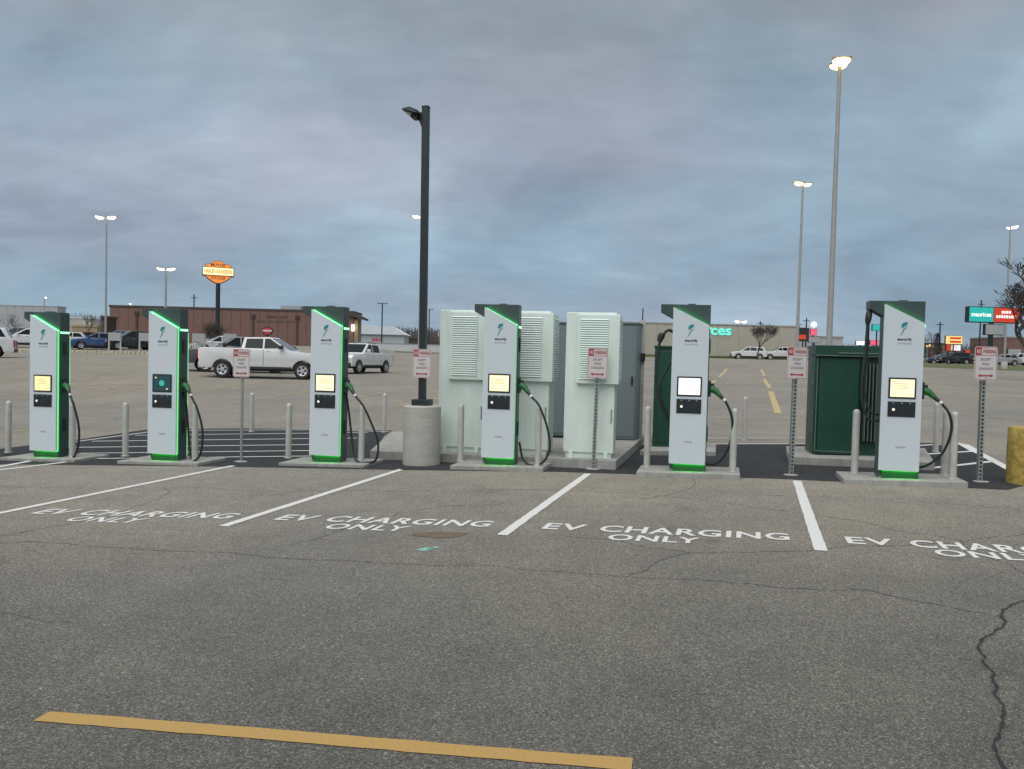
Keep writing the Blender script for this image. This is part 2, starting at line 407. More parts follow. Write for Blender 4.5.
def strip(a, b, w, dz, name, m, parent=LOT):
    a, b = Vector(a).xy, Vector(b).xy; d = (b - a).normalized(); n = Vector((-d.y, d.x)) * w / 2
    L = (b - a).length; k = max(1, int(L / (.10 if a.y < 14 else .6))); vs, fs = [], []; rn = random.Random(int(a.x * 97)); je = .0035 if a.y < 14 else 0
    for i in range(k + 1):
        p = a + (b - a) * i / k
        for q in (p - n, p + n):
            q = q + Vector((rn.uniform(-je, je), rn.uniform(-je, je))); vs.append((q.x, q.y, g(q.x, q.y) + dz))
    for i in range(k): fs.append((2*i, 2*i+2, 2*i+3, 2*i+1))
    me = bpy.data.meshes.new(name); me.from_pydata(vs, [], fs); me.materials.append(m)
    o = bpy.data.objects.new(name, me); col.objects.link(o); o.parent = parent; return o
def pstrip(a, b, w, name='painted_line', m=M_white, dz=.005): return strip(hit(*a), hit(*b), w, dz, name, m)

# fresh black asphalt behind the chargers
FA = sheet([hit(*p) for p in [(-30,464),(210,466.5),(400,470),(410,461),(372,456),(384,436),(392,430.5),(240,428.5),(147,429.5),(76,440),(0,449),(-30,452)]], .004, 'fresh_asphalt', M_fresh, None)
struct(FA)['label'] = 'fresh black asphalt strip behind the three left chargers'
FB = sheet([hit(*p) for p in [(400,470),(560,472),(780,479),(1008,490),(1030,484),(1006,468),(977,452),(957,443.2),(900,443),(706,443.6),(648,444.5),(600,455),(400,462)]], .005, 'fresh_asphalt', M_fresh, None)
struct(FB)['label'] = 'fresh black asphalt around the transformer and right chargers'
# stall lines
for a, b, w in [((-60,478),(40,459.4),.10), ((-40,475),(74,461.3),.10), ((-60,525.5),(233,466),.10), ((223,526.5),(404,468.8),.10), ((502,535.5),(588,474),.10), ((821,551),(797,481),.105)]:
    pstrip(a, b, w, 'stall_line')
# hatching on the left black strip
pstrip((40,446.8),(147,432.6), .078, 'hatch_line', M_white, .010)
pstrip((147,431),(312,430.2), .078, 'hatch_line', M_white, .010); pstrip((312,430.2),(390,432), .078, 'hatch_line', M_white, .010)
for y0, xa, xb in [(434.5,135,368), (440,92,357), (446,62,345), (452,80,335), (457.5,78,322)]:
    pstrip((xa, y0 - .012 * (xa - 230)), (xb, y0 - .012 * (xb - 230)), .078, 'hatch_line', M_white, .010)
# hatching on the right black strip
for a, b, w in [((706,438.7),(812,438.6),.08), ((640,444.6),(812,444.2),.10), ((920,469.9),(996,461.6),.11), ((915,455.4),(975,451.6),.11), ((915,446.3),(942,444.6),.10), ((955,443.4),(964,445.2),.16), ((963.5,445),(978,453),.17), ((978,453),(1010,470),.13)]:
    pstrip(a, b, w, 'hatch_line', M_white, .011)
# big yellow line in the driving lane and faded lines farther off
pstrip((42,716.5),(632,765), .092, 'yellow_line', M_yellow, .004)
for a, b, w in [((770.5,391.5),(778,413.5),.20), ((764.5,379),(769.5,388),.20), ((761,369.5),(764.5,376),.20), ((727,369),(719,377),.18), ((715,380.5),(709,386),.18)]:
    pstrip(a, b, w, 'yellow_line', M_yellow2, .008)
for a, b in [((-10,396.5),(80,387)),((85,396),(148,386.5)),((0,379),(135,375)),((190,392),(275,380)),((232,403),(310,391)),((355,398),(412,386.5)),((395,406),(440,398)),((0,434),(30,430)),
             ((560,384),(760,383)),((745,402),(812,404)),((715,418),(800,419)),((60,386),(190,383)),((645,378),(700,377)),((780,386),(880,388)),((930,392),(1024,398)),((930,412),(1024,420))]:
    pstrip(a, b, .09, 'faded_line', M_yellow2, .008)

# lettering: one word at a time, laid along the stall
def ground_text(txt, A, B, topdir, caph, name='painted_word'):
    a, b = hit(*A), hit(*B); vs, fs = text_verts(txt, .022, 0, 1.08)
    ex = (b - a).xy; vp = hit(*topdir); ey = (vp - a).xy.normalized() * caph
    pts = []
    for v in vs:
        p = a.xy + ex * v.x + ey * v.y; pts.append((p.x, p.y, g(p.x, p.y) + .005))
    me = bpy.data.meshes.new(name); me.from_pydata(pts, [], fs); me.materials.append(M_white)
    o = bpy.data.objects.new(name, me); col.objects.link(o); o.parent = LOT; return o
for E0, G1, O0, Y1 in [((29,514),(226,519.2),(61,521.3),(133,523.6)), ((272.5,520.2),(487,527.4),(321,529),(402,531.8)), ((541,529.2),(790,540.8),(606,540.2),(699,544.2)), ((848,543.8),(1135,560),(938,556.3),(1056,563))]:
    ev_end = (E0[0] + (G1[0]-E0[0]) * .168, E0[1] + (G1[1]-E0[1]) * .168)
    ch0 = (E0[0] + (G1[0]-E0[0]) * .228, E0[1] + (G1[1]-E0[1]) * .228)
    vp = lambda p: (p[0] + (747 - p[0]) * .3, p[1] + (361 - p[1]) * .3)
    ground_text('EV', E0, ev_end, vp(E0), .27); ground_text('CHARGING', ch0, G1, vp(ch0), .28); ground_text('ONLY', O0, Y1, vp(O0), .235)

# cracks, stains
def crack(px, w0, w1, m=M_crack, dz=.002, jit=.035, name='crack'):
    rnd = random.Random(int(px[0][0] * 7 + px[0][1])); P = [hit(*p).xy for p in px]
    pts = list(P); amp = jit
    def split(a, b, am):
        if (b - a).length < .035: return [a]
        n = Vector((-(b-a).y, (b-a).x)); m = (a + b) / 2 + n * rnd.uniform(-am, am)
        return split(a, m, am * .92) + split(m, b, am * .92)
    out = []
    for a, b in zip(P, P[1:]): out += split(a, b, .11 if (b - a).length < 1.2 else .08)
    pts = out
    pts.append(P[-1]); vs, fs = [], []
    for i, p in enumerate(pts):
        d = (pts[min(i+1, len(pts)-1)] - pts[max(i-1, 0)]).normalized(); n = Vector((-d.y, d.x))
        t = i / (len(pts) - 1); w = (w0 + (w1 - w0) * t) * rnd.uniform(.15, 1.6) / 2
        for q in (p - n * w, p + n * w): vs.append((q.x, q.y, g(q.x, q.y) + dz))
    fs = [(2*i, 2*i+2, 2*i+3, 2*i+1) for i in range(len(pts) - 1)]
    me = bpy.data.meshes.new(name); me.from_pydata(vs, [], fs); me.materials.append(m)
    o = bpy.data.objects.new(name, me); col.objects.link(o); o.parent = LOT; return o
big = [(1045,590),(1018,603),(1002,613),(1003,628),(978,648),(984,664),(997,688),(1004,712),(999,738),(1006,772)]
crack(big, .020, .030, M_tar, .0015); crack(big, .012, .015, M_crack2, .003)
for px, w in [([(480,565),(627,577),(735,583),(870,590),(945,606),(1003,618)], .016), ([(627,577),(690,553),(760,552),(820,550),(900,546),(970,540),(1030,533)], .017),
              ([(556,535),(620,541),(690,553)], .014), ([(480,490),(630,493),(760,508),(850,520),(960,540),(1030,575)], .016), ([(640,500),(672,494),(696,476)], .018),
              ([(0,543.5),(120,548),(330,560),(480,565)], .017), ([(0,486.5),(165,487),(256,492),(420,491),(560,489)], .015), ([(165,487),(158,500),(110,516),(0,536)], .014),
              ([(290,545),(350,528),(400,512),(450,506),(520,502)], .015), ([(700,493),(860,497),(1024,510)], .013), ([(0,613),(70,622)], .01), ([(820,500),(920,503),(1030,508)], .013),
              ([(650,410),(720,408),(860,410)], .02), ([(420,378),(700,381)], .03), ([(60,420),(210,417)], .02)]:
    crack(px, w * .52, w * .52)
def blob(cu, cv, ru, rv, m, name, seed, n=34, rough=.3):
    rnd = random.Random(seed); ph = [rnd.uniform(0, 6.28) for _ in range(6)]
    P = []
    for k in range(n):
        a = 2 * math.pi * k / n; r = 1 + rough * sum(math.sin((j + 2) * a + ph[j]) / (j + 2) for j in range(5))
        P.append(hit(cu + ru * r * math.cos(a), cv + rv * r * math.sin(a)))
    return sheet(P[::-1], .0035, name, m)
blob(440, 535, 23, 3.6, M_stain, 'oil_stain', 3)
blob(424, 549.5, 8, 1.4, M_spray, 'spray_mark', 5, rough=.8); blob(433, 548, 4, 1.2, M_spray, 'spray_mark', 9, rough=.8)

# ------------------------------------------------------------------ chargers
YAW = -R(11)
CW, CD, CH = .505, .26, 2.285
PADH = .10
PADS = [.05, .05, .05, .065, .075, .075]
def charger_mesh_parts(t, i, screen):
    # body with its cap reaching out over the left side
    bd = MB().prism([(.015,.02),(CW-.004,.02),(CW-.004,CH-.005),(-.165,CH),(-.165,CH-.105),(.015,CH-.205)], .062, CD).build('body', M_body, t, .006)
    MB().box(.20, .30, .10, .20, CH-.003, CH+.012).build('roof_vent', M_body, bd, .004)
    sl = lambda x: CH - .045 - .255 * x / CW                    # slanted top edge of the white panel
    MB().prism([(0,.10),(CW-.02,.10),(CW-.02,sl(CW-.02)),(0,sl(0))], 0, .03).build('front_panel', M_panel, t, .007)
    led = MB().prism([(.022,.104),(CW-.024,.104),(CW-.024,sl(CW-.02)-.004),(.022,sl(.022)-.006)], .0305, .0615)
    led.build('edge_light', M_led, t)
    xe = CW - .022
    MB().prism([(.02,sl(.02)-.008),(xe,sl(xe)-.008),(xe,sl(xe)-.001),(.02,sl(.02)-.001)], .034, .0612).build('slant_light', M_ledh, t)
    MB().box(CW-.003, CW+.003, .06, CD-.01, CH-.335, CH-.305).build('side_light', M_ledw, t)
    if i < 2: MB().box(CW-.012, CW+.002, CD-.001, CD+.008, .06, CH-.36).build('rear_edge_light', M_ledr, t)
    MB().box(.05, CW-.01, .045, CD-.02, .003, .099).build('plinth', M_plinth, t)
    MB().box(.06, CW-.03, .0305, .0440, .0985, .1035).build('plinth_light', M_ledb, t)
    MB().box(.03, CW-.02, .05, CD-.02, 0, .02).build('base_plate', M_zinc, t)
    # side grips
    for z in (1.62, .42): MB().box(CW-.004, CW+.012, .13, .19, z, z+.2).build('side_grip', M_dark, t, .005)
    # screen and card reader
    zc, xc = 1.165, .245
    fr = MB().box(xc-.165, xc+.165, -.010, .002, zc-.135, zc+.135).build('screen_frame', M_bezel, t, .006)
    sc = MB().box(xc-.143, xc+.143, -.0125, -.009, zc-.112, zc+.112).build('screen', screen, fr)
    if screen is M_scrd:
        MB().lathe([(.045,0),(.045,.002)], 20).build('graphic', M_scrt, sc).matrix_basis = Matrix.Translation((xc, -.0128, zc)) @ Matrix.Rotation(R(90), 4, 'X')
        for dx, dz_, ww in ((-.10,.08,.03),(.09,-.085,.03),(-.03,.02,.012)): MB().box(xc+dx-ww/2, xc+dx+ww/2, -.0145, -.0130, zc+dz_-.01, zc+dz_+.01).build('graphic', M_scrline, sc)
    elif screen is not M_scrw:
        for k, (dx, dz_, ww) in enumerate([(-.02,.055,.17),(0,.028,.13),(-.01,0,.19),(.09,-.078,.08)]):
            MB().box(xc+dx-ww/2, xc+dx+ww/2, -.0138, -.0130, zc+dz_-.006, zc+dz_+.006).build('screen_line', M_scrline, sc)
    zr = .895
    rd = MB().box(xc-.165, xc+.165, -.010, .002, zr-.098, zr+.098).build('reader_panel', M_bezel, t, .006)
    MB().box(xc-.140, xc-.055, -.016, -.009, zr-.07, zr+.045).build('card_slot', M_dark, rd, .006)
    MB().lathe([(.017,0),(.017,.004)], 16).build('reader_light', M_reader, rd).matrix_basis = Matrix.Translation((xc-.098, -.016, zr-.005)) @ Matrix.Rotation(R(90), 4, 'X')
    MB().box(xc+.045, xc+.135, -.014, -.009, zr-.045, zr+.035).build('keypad', M_dark, rd, .003)
    for dx in (-.10, 0, .10): MB().box(xc+dx-.008, xc+dx+.008, -.0125, -.009, zr+.072, zr+.086).build('indicator', M_printg, rd)
    # emblem (leaf and bolt) and print
    leaf = [(.205,1.945),(.227,1.938),(.272,1.972),(.285,2.008),(.247,2.008),(.213,1.988)]
    MB().prism(leaf, -.0035, .001).build('emblem', M_logo, t)
    MB().prism([(.222,1.920),(.260,1.937),(.281,1.954),(.264,1.929),(.230,1.911)], -.0035, .001).build('emblem', M_logo, t)
    MB().prism([(.228,1.903),(.245,1.907),(.205,1.838),(.199,1.842)], -.0035, .001).build('emblem', M_logo, t)
    front_text('electrify', .25, 1.785, .175, .046, -.002, M_print, t, 'lettering', .03)
    front_text('america', .25, 1.740, .165, .028, -.002, M_printg, t, 'lettering')
    for k in range(5): MB().box(.195 + k*.024, .211 + k*.024, -.0015, .001, .395, .415 + .006 * (k % 2)).build('maker_mark', M_printg, t)
    # right connector
    hl = MB().box(CW-.004, CW+.03, .07, .20, 1.03, 1.25).build('holster', M_dark, t, .01)
    MB().tube([(CW+.0,.13,1.12),(CW+.05,.12,1.14),(CW+.10,.10,1.11),(CW+.15,.07,1.055)], [.050,.056,.042,.030], 10).build('connector', M_green, t, 0, True)
    MB().box(CW+.02, CW+.075, .095, .155, 1.16, 1.215).build('connector_latch', M_dark, t, .008)
    MB().tube([(CW+.145,.072,1.06),(CW+.205,.035,1.0)], [.028,.022], 10).build('cable_boot', M_cable, t, 0, True)
    MB().tube([(CW+.200,.039,1.005),(CW+.225,.022,.98)], .0235, 10).build('cable_band', M_signw, t, 0, True)

CABLES = [   # loops of the right cable, in metres from the charger's own corner (x right, y back, z up)
    [(.22,.02,.985),(.30,0,.85),(.36,.02,.60),(.37,.04,.40),(.33,.06,.18),(.25,.08,.03),(.16,.14,.02),(.08,.2,.05),(.02,.24,.12)],
    [(.22,.02,.985),(.33,0,.82),(.40,.02,.58),(.41,.04,.36),(.36,.06,.12),(.26,.08,.02),(.15,.16,.02),(.08,.20,.22),(.05,.20,.55),(.03,.18,.85),(.01,.15,1.04)],
    [(.22,.02,.985),(.36,0,.84),(.50,.02,.62),(.58,.05,.38),(.55,.06,.14),(.42,.08,.02),(.26,.10,.02),(.17,.14,.10),(.10,.18,.40),(.05,.18,.75),(.01,.15,1.04)],
    [(.22,.02,.985),(.34,0,.86),(.46,.02,.62),(.50,.05,.34),(.43,.06,.10),(.32,.08,.02),(.18,.12,.02),(.08,.18,.10),(.02,.22,.32)],
    [(.22,.02,.985),(.29,.02,.84),(.33,.06,.66),(.31,.10,.42),(.25,.14,.24),(.14,.2,.10),(.0,.26,.09)],
    [(.22,.02,.985),(.31,.02,.86),(.36,.06,.68),(.33,.10,.46),(.26,.14,.30),(.12,.2,.16),(-.02,.26,.12)]]
CH_PX = [((29.2,450.8),(56.8,451.5)), ((147.8,453.6),(176.2,455)), ((309,455.4),(340,456.4)), ((481.3,457.6),(514.7,459.3)), ((668.2,463.2),(707,465.6)), ((878.2,469.9),(921,472.4))]
CH_LABEL = ['white and slate charging station at the far left end of the row', 'charging station with a dark teal screen, second from the left', 'charging station with a cream screen left of the round concrete lamp base',
            'charging station in front of the pale louvred power cabinets', 'charging station with a blank white screen and black cable looped on its left', 'rightmost charging station, standing in front of the green transformer']
PAD_LABEL = ['low concrete pad under the leftmost charging station', 'low concrete pad under the dark screened charging station', 'low concrete pad under the charging station left of the lamp base',
             'concrete pad under the charging station before the pale cabinets', 'concrete pad under the charging station with the blank white screen', 'long concrete pad under the rightmost charging station']
SCR = [M_scry, M_scrd, M_scr, M_scr, M_scrw, M_scr]
CHG = []
for i, (a, b) in enumerate(CH_PX):
    PADH = PADS[i]
    c = (hit(a[0], a[1], PADH + .10) + hit(b[0], b[1], PADH + .10)) / 2
    ex = Vector((math.cos(YAW), math.sin(YAW), 0))
    o = c - ex * CW / 2; zb = g(c.x, c.y) + PADH
    t = thing('charging_station', CH_LABEL[i], 'charger', (o.x, o.y, zb), YAW, 'charging stations along the row'); CHG.append(t)
    t.scale = (1, 1, (1.012, 1.026, 1.034, 1.028, 1.0, 1.0)[i])
    charger_mesh_parts(t, i, SCR[i])
    drop = PADH if i < 4 else 0
    P = [(CW + x, y, z - (0 if x < .45 else .06)) for x, y, z in CABLES[i]]
    MB().tube(smooth_path(P), .0165, 8).build('charging_cable', M_cable, t, 0, True)
    if i == 0:
        MB().tube(smooth_path([(.0,.2,1.25),(-.03,.2,1.15),(-.045,.2,.95),(-.03,.2,.78),(.01,.2,.70)]), .017, 8).build('charging_cable', M_cable, t, 0, True)
    if i == 4:
        MB().tube(smooth_path([(.02,.16,1.90),(-.05,.15,1.93),(-.11,.14,1.89),(-.14,.14,1.82)]), [.02]*18+[.03], 8).build('charging_cable', M_cable, t, 0, True)
        MB().tube([(-.13,.14,1.88),(-.155,.14,1.84),(-.175,.14,1.77)], [.04,.05,.035], 10).build('second_connector', M_dark, t, 0, True)
        MB().tube(smooth_path([(-.165,.14,1.80),(-.20,.13,1.55),(-.205,.12,1.25),(-.16,.12,.98),(-.08,.13,.78),(.02,.15,.65)]), .0185, 8).build('charging_cable', M_cable, t, 0, True)
        MB().tube(smooth_path([(.02,.17,1.55),(-.06,.16,1.40),(-.13,.15,1.24),(-.14,.15,1.1),(-.10,.15,.9),(-.03,.16,.72)]), .0165, 8).build('charging_cable', M_cable, t, 0, True)
    if i == 5:
        MB().tube([(-.155,.14,CH-.13),(-.155,.13,CH-.18),(-.165,.12,CH-.25),(-.17,.12,CH-.31)], [.03,.042,.04,.024], 10).build('second_connector', M_dark, t, 0, True)
        MB().tube(smooth_path([(-.17,.12,CH-.29),(-.19,.11,1.6),(-.215,.10,1.25),(-.21,.10,1.0),(-.15,.10,.80),(-.07,.12,.72),(.02,.15,.74)]), .0165, 8).build('charging_cable', M_cable, t, 0, True)
        MB().tube(smooth_path([(-.155,.14,CH-.14),(-.150,.15,1.7),(-.165,.15,1.3),(-.16,.14,1.05),(-.10,.14,.86),(.02,.16,.8)]), .0145, 8).build('charging_cable', M_cable, t, 0, True)
    # pad
    ang = YAW
    l, r = (-.43, .94) if i < 5 else (-.44, 1.02)
    y0, y1 = -.13, .58
    pts = []
    for x, y in ((l,y0),(r,y0),(r+.05,y1),(l+.05,y1)):
        p = o + Vector((math.cos(ang)*x - math.sin(ang)*y, math.sin(ang)*x + math.cos(ang)*y, 0)); pts.append(p)
    cc = sum(pts, Vector()) / 4
    mb = MB(); tz = zb - cc.z if False else 0
    vs = [(p.x, p.y, g(p.x, p.y) - .05) for p in pts] + [(p.x, p.y, zb + (g(p.x, p.y) - g(c.x, c.y)) * 1.0 - .0005) for p in pts]
    mb.add(vs, [(3,2,1,0),(4,5,6,7),(0,1,5,4),(1,2,6,5),(2,3,7,6),(3,0,4,7)])
    tag(mb.build('concrete_pad', M_conc, None, .012), PAD_LABEL[i], 'concrete pad', 'charger pads')

# ------------------------------------------------------------------ bollards
bol = MB().lathe([(.062,0),(.062,.012),(.046,.014),(.046,.80),(.044,.835),(.034,.858),(.015,.868)], 24)
bol_src = None
def bollard(p, label, scale=1.0, group='steel bollards beside the chargers'):
    global bol_src
    if bol_src is None:
        bol_src = bol.build('bollard', M_galv, None, 0, True); o = bol_src
    else:
        o = bol_src.copy(); col.objects.link(o)
    o.location = p; o.scale = (scale, scale, 1); o.rotation_euler = (R(random.uniform(-.5, .5)), R(random.uniform(-.5, .5)), random.uniform(0, 6))
    return tag(o, label, 'bollard', group)
B_PX = [((8.2,452.5),'bollard left of the leftmost charging station'), ((72.4,457),'bollard right of the leftmost charging station'), ((125.3,456.3),'bollard left of the dark screened charging station'), ((194.8,460),'bollard right of the dark screened charging station'),
        ((288.3,458),'bollard left of the charging station beside the lamp base'), ((361,462),'bollard between a charging station and the round concrete lamp base'), ((460.3,461),'bollard just right of the round concrete lamp base'), ((538,465.4),'bollard right of the charging station before the pale cabinets'),
        ((646.7,467),'bollard left of the blank white screened charging station'), ((732.4,472),'bollard right of the blank white screened charging station'), ((854.2,474),'bollard left of the rightmost charging station'), ((952.5,479.2),'front bollard of the pair right of the rightmost charger'), ((944.3,475.4),'rear bollard of the pair right of the rightmost charger')]
for k, ((u, v), lab) in enumerate(B_PX): bollard(hit(u, v, PADS[min(5, k // 2)]), 'grey steel ' + lab)
for (u, v), lab in [((251.5,432),'slim pale bollard behind the black strip, right of the left sign'), ((384,432.5),'slim pale bollard behind the strip, left of the lamp pole'), ((744,440.5),'slim pale bollard behind the blank screened charger'), ((935.5,452),'slim pale bollard seen between last charger and its bollard pair')]:
    bollard(hit(u, v), lab, 1.0, 'bollards behind the chargers')

# ------------------------------------------------------------------ signs
def sign_plate(t, zb, rot=0.0, w=.292, h=.44, tilt=0.0):
    y = -.034
    pl = MB().prism([(-w/2+.02,zb),(w/2-.02,zb),(w/2,zb+.02),(w/2,zb+h-.02),(w/2-.02,zb+h),(-w/2+.02,zb+h),(-w/2,zb+h-.02),(-w/2,zb+.02)], y, y+.004).build('sign_plate', M_signw, t)
    b = .010; y1 = y - .0012
    brd = MB()
    for x0, x1, z0, z1 in [(-w/2+.008,w/2-.008,zb+.008,zb+.008+.006),(-w/2+.008,w/2-.008,zb+h-.014,zb+h-.008),(-w/2+.008,-w/2+.014,zb+.0141,zb+h-.0141),(w/2-.014,w/2-.008,zb+.0141,zb+h-.0141),(-w/2+.0141,w/2-.0141,zb+h*.735,zb+h*.735+.006)]:
        brd.add([(x0,y1,z0),(x1,y1,z0),(x1,y1,z1),(x0,y1,z1)], [(0,1,2,3)])
    brd.build('border', M_signr, pl)
    x0, x1, z0, z1 = -w/2+.0142, -w/2+.088, zb+h*.735+.0062, zb+h-.0142
    MB().add([(x0,y1,z0),(x1,y1,z0),(x1,y1,z1),(x0,y1,z1)], [(0,1,2,3)]).build('red_square', M_signr, pl)
    front_text('NO', (x0+x1)/2, (z0+z1)/2, .052, .05, y1-.001, M_signw, pl, 'lettering', .03)
    front_text('PARKING', .043, (z0+z1)/2, .165, .052, y1-.001, M_signr, pl, 'lettering', .03)
    for k, (s, ww) in enumerate([('EXCEPT', .13), ('WHILE', .10), ('CHARGING', .185)]): front_text(s, 0, zb + h * (.62 - .135 * k), ww, .034, y1-.001, M_signb, pl, 'lettering', .015)
    za = zb + h * .14
    MB().prism([(-.10,za),(-.065,za-.024),(-.065,za-.009),(.065,za-.009),(.065,za-.024),(.10,za),(.065,za+.024),(.065,za+.009),(-.065,za+.009),(-.065,za+.024)], y1-.002, y1-.0005).build('arrow', M_signr, pl)
    for z in (zb + .035, zb + h - .02): MB().lathe([(.006,0),(.005,.003)], 8).build('bolt', M_zinc, pl).matrix_basis = Matrix.Translation((0, y1-.0005, z)) @ Matrix.Rotation(R(90), 4, 'X')
    return pl
def sign(u, v, vtop, label, perforated, yaw, dz=.006, tilt=0.0):
    p = hit(u, v, dz); t = thing('parking_sign', label, 'sign', p, yaw, 'no parking signs')
    top = zat(u, vtop, p.y) - p.z
    if perforated:
        mb = MB(); hh = top - .01; n = int(hh / .0508); s = hh / n
        for x0, x1 in ((-.028,-.014),(.014,.028)): mb.box(x0, x1, -.004, .0, 0, hh)
        for k in range(n): mb.box(-.014, .014, -.004, 0, k * s, k * s + s * .45)
        mb.box(-.028,-.024,0,.05,0,hh); mb.box(.024,.028,0,.05,0,hh); mb.box(-.024,.024,.046,.05,0,hh)
        mb.build('post', M_zinc, t)
    else:
        MB().tube([(0,.0,0),(0,0,top-.01)], .022, 10).build('post', M_zinc, t, 0, True)
    MB().slab([(.11*math.cos(a)*random.uniform(.7,1.1), .08*math.sin(a)*random.uniform(.7,1.1)) for a in [k*math.pi/7 for k in range(14)]], -.04, .006).build('footing', M_concdark, t, .004)
    sign_plate(t, top - .44)
    t.rotation_euler = (0, tilt, yaw); return t
sign(241.2,461.5,349,'white no parking sign on a plain round post beside the dark screened charger', False, -R(13))
sign(593.3,469,348,'white no parking sign on perforated post in front of the pale louvred cabinet', True, -R(10), tilt=R(.8))
sign(791.5,475,347,'white no parking sign on perforated post left of the green transformer', True, R(4), tilt=R(.3))
sign(980,481.5,346.5,'rightmost white no parking sign, on perforated post near the yellow concrete cylinder', True, -R(2), tilt=-R(.4))

# ------------------------------------------------------------------ lamp with concrete base
LB = hit(421.5, 466.5); LB = stand(421.5, LB.y + .28)
t = thing('lamp_post', 'black square lamp post with unlit head on a round concrete base', 'lamp post', LB, -R(14))
MB().lathe([(.285,-.05),(.288,.0),(.288,.885),(.27,.905)], 40).build('concrete_base', M_concdark, t, 0, True)
zt = zat(428, 107.5, LB.y) - LB.z
MB().box(-.13,.13,-.13,.13,.905,1.0).build('base_cover', M_bpole, t, .012)
t.rotation_euler = (0, -R(.55), -R(14))
MB().box(-.05,.05,-.05,.05,1.0,zt).build('pole', M_bpole, t, .008)
MB().box(-.054,.054,-.054,.054,zt,zt+.02).build('pole_cap', M_bpole, t, .004)
MB().prism([(-.05,zt-.32),(-.10,zt-.20),(-.16,zt-.155),(-.16,zt-.10),(-.05,zt-.06)], -.025, .025).build('bracket', M_bpole, t, .006)
hd = MB().add([(-.08,-.17,zt-.125),(-.08,.17,zt-.125),(-.33,.15,zt-.055),(-.33,-.15,zt-.055),(-.08,-.17,zt-.075),(-.08,.17,zt-.075),(-.33,.15,zt-.030),(-.33,-.15,zt-.030),(-.20,-.17,zt-.018),(-.20,.17,zt-.018),(-.20,-.18,zt-.095),(-.20,.18,zt-.095)],
     [(0,10,11,1),(10,3,2,11),(4,5,9,8),(8,9,6,7),(0,1,5,4),(3,7,6,2),(0,4,8,10),(10,8,7,3),(1,11,9,5),(11,2,6,9)]).build('lamp_head', M_bpole, t, .008)
MB().add([(-.205,-.13,zt-.102),(-.205,.13,zt-.102),(-.315,.12,zt-.070),(-.315,-.12,zt-.070)], [(0,1,2,3)]).build('lens', M_lens, hd)
MB().box(-.22, -.09, -.10, .10, zt-.16, zt-.11).build('driver_housing', M_bpole, hd, .02)
ts = thing('parking_sign', 'white no parking sign strapped to the black lamp post', 'sign', (LB.x, LB.y, LB.z), -R(14), 'no parking signs')
z1 = zat(422, 349, LB.y - .06) - LB.z
pl = sign_plate(ts, z1 - .44)
for ch in ts.children: ch.location.y = -.045
for z in (z1 - .34, z1 - .08): MB().box(-.058,.058,-.078,.056,z,z+.02).build('strap', M_zinc, ts)

# yellow cylinder at the right edge
p = hit(1031, 487); p = stand(1032.5, p.y + .28)
tag(MB().lathe([(.295,-.05),(.297,0),(.30,.45),(.297,.70),(.28,.725)], 40).build('concrete_cylinder', M_ypaint, None, 0, True), 'chipped yellow painted concrete cylinder at the right edge', 'concrete post').location = p

# ------------------------------------------------------------------ power cabinets
PH = .14
def pad_px(px, h, label, m=M_conc):
    P = [hit(u, v, h) for u, v in px]
    vs = [(p.x, p.y, g(p.x, p.y) - .05) for p in P] + [(p.x, p.y, p.z) for p in P]; n = len(P)
    fs = [tuple(range(n-1,-1,-1)), tuple(range(n, 2*n))] + [(i,(i+1)%n,(i+1)%n+n,i+n) for i in range(n)]
    return tag(MB().add(vs, fs).build('concrete_pad', m, None, .012), label, 'concrete pad')
pad_px([(370,450.5),(616,460.5),(644,436.5),(392,431.5)], PH, 'large concrete pad under the pale louvred cabinets')
slat_src = {}
def slat(L, parent, M):
    k = round(L, 3)
    if k not in slat_src:
        o = MB().prism([(0,0),(-.014,.006),(-.014,.011),(0,.027)], 0, L).build('slat', M_mint2, parent); slat_src[k] = o; o.matrix_basis = M; return
    inst(slat_src[k], parent, M)
def cabinet(px, vtop, label):
    p = hit(px[0], px[1], PH); w, d = .74, .62
    hgt = zat(px[0], vtop, p.y) - p.z
    t = thing('power_cabinet', label, 'cabinet', p, YAW, 'pale power cabinets')
    MB().box(0, w, 0, d, .09, hgt).build('housing', M_mint, t, .012)
    MB().box(.03, w-.03, .03, d-.03, 0, .09).build('plinth', M_mint, t, .004)
    for x in (.08, w-.14): MB().box(x, x+.06, -.004, .028, .0, .11).build('foot_bracket', M_mint2, t, .004)
    MB().box(.0, .012, -.006, .0, .14, hgt-.06).build('door_edge', M_mint2, t)
    MB().box(w-.05, w-.03, -.02, .0, .55, .75).build('handle', M_zinc, t, .004)
    # hood: deeper upper box with louvres on its front and right side
    hz0, hz1, hx0, hx1, hy0, hy1 = hgt*.515, hgt*.985, .17, w+.055, -.07, d*.86
    hd = MB().box(hx0, hx1, hy0, hy1, hz0, hz1).build('louvre_hood', M_mint, t, .010)
    ix0, ix1, iz0, iz1 = hx0+.05, hx1-.17, hz0+.06, hz1-.06
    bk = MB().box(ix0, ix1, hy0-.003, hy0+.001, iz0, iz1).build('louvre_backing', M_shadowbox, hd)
    n = 27; st = (iz1 - iz0) / n
    for k in range(n):   # profile x -> world -y, extruded along world x
        M = Matrix(((0,1,0,ix0),(1,0,0,hy0-.0035),(0,0,1,iz0+k*st+.003),(0,0,0,1))); slat(ix1-ix0, hd, M)
    sy0, sy1 = hy0+.06, hy1-.05
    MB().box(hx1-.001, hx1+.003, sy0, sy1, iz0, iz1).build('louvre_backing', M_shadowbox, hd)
    for k in range(n):
        M = Matrix(((-1,0,0,hx1+.0035),(0,1,0,sy0),(0,0,1,iz0+k*st+.003),(0,0,0,1))); slat(sy1-sy0, hd, M)
    return t
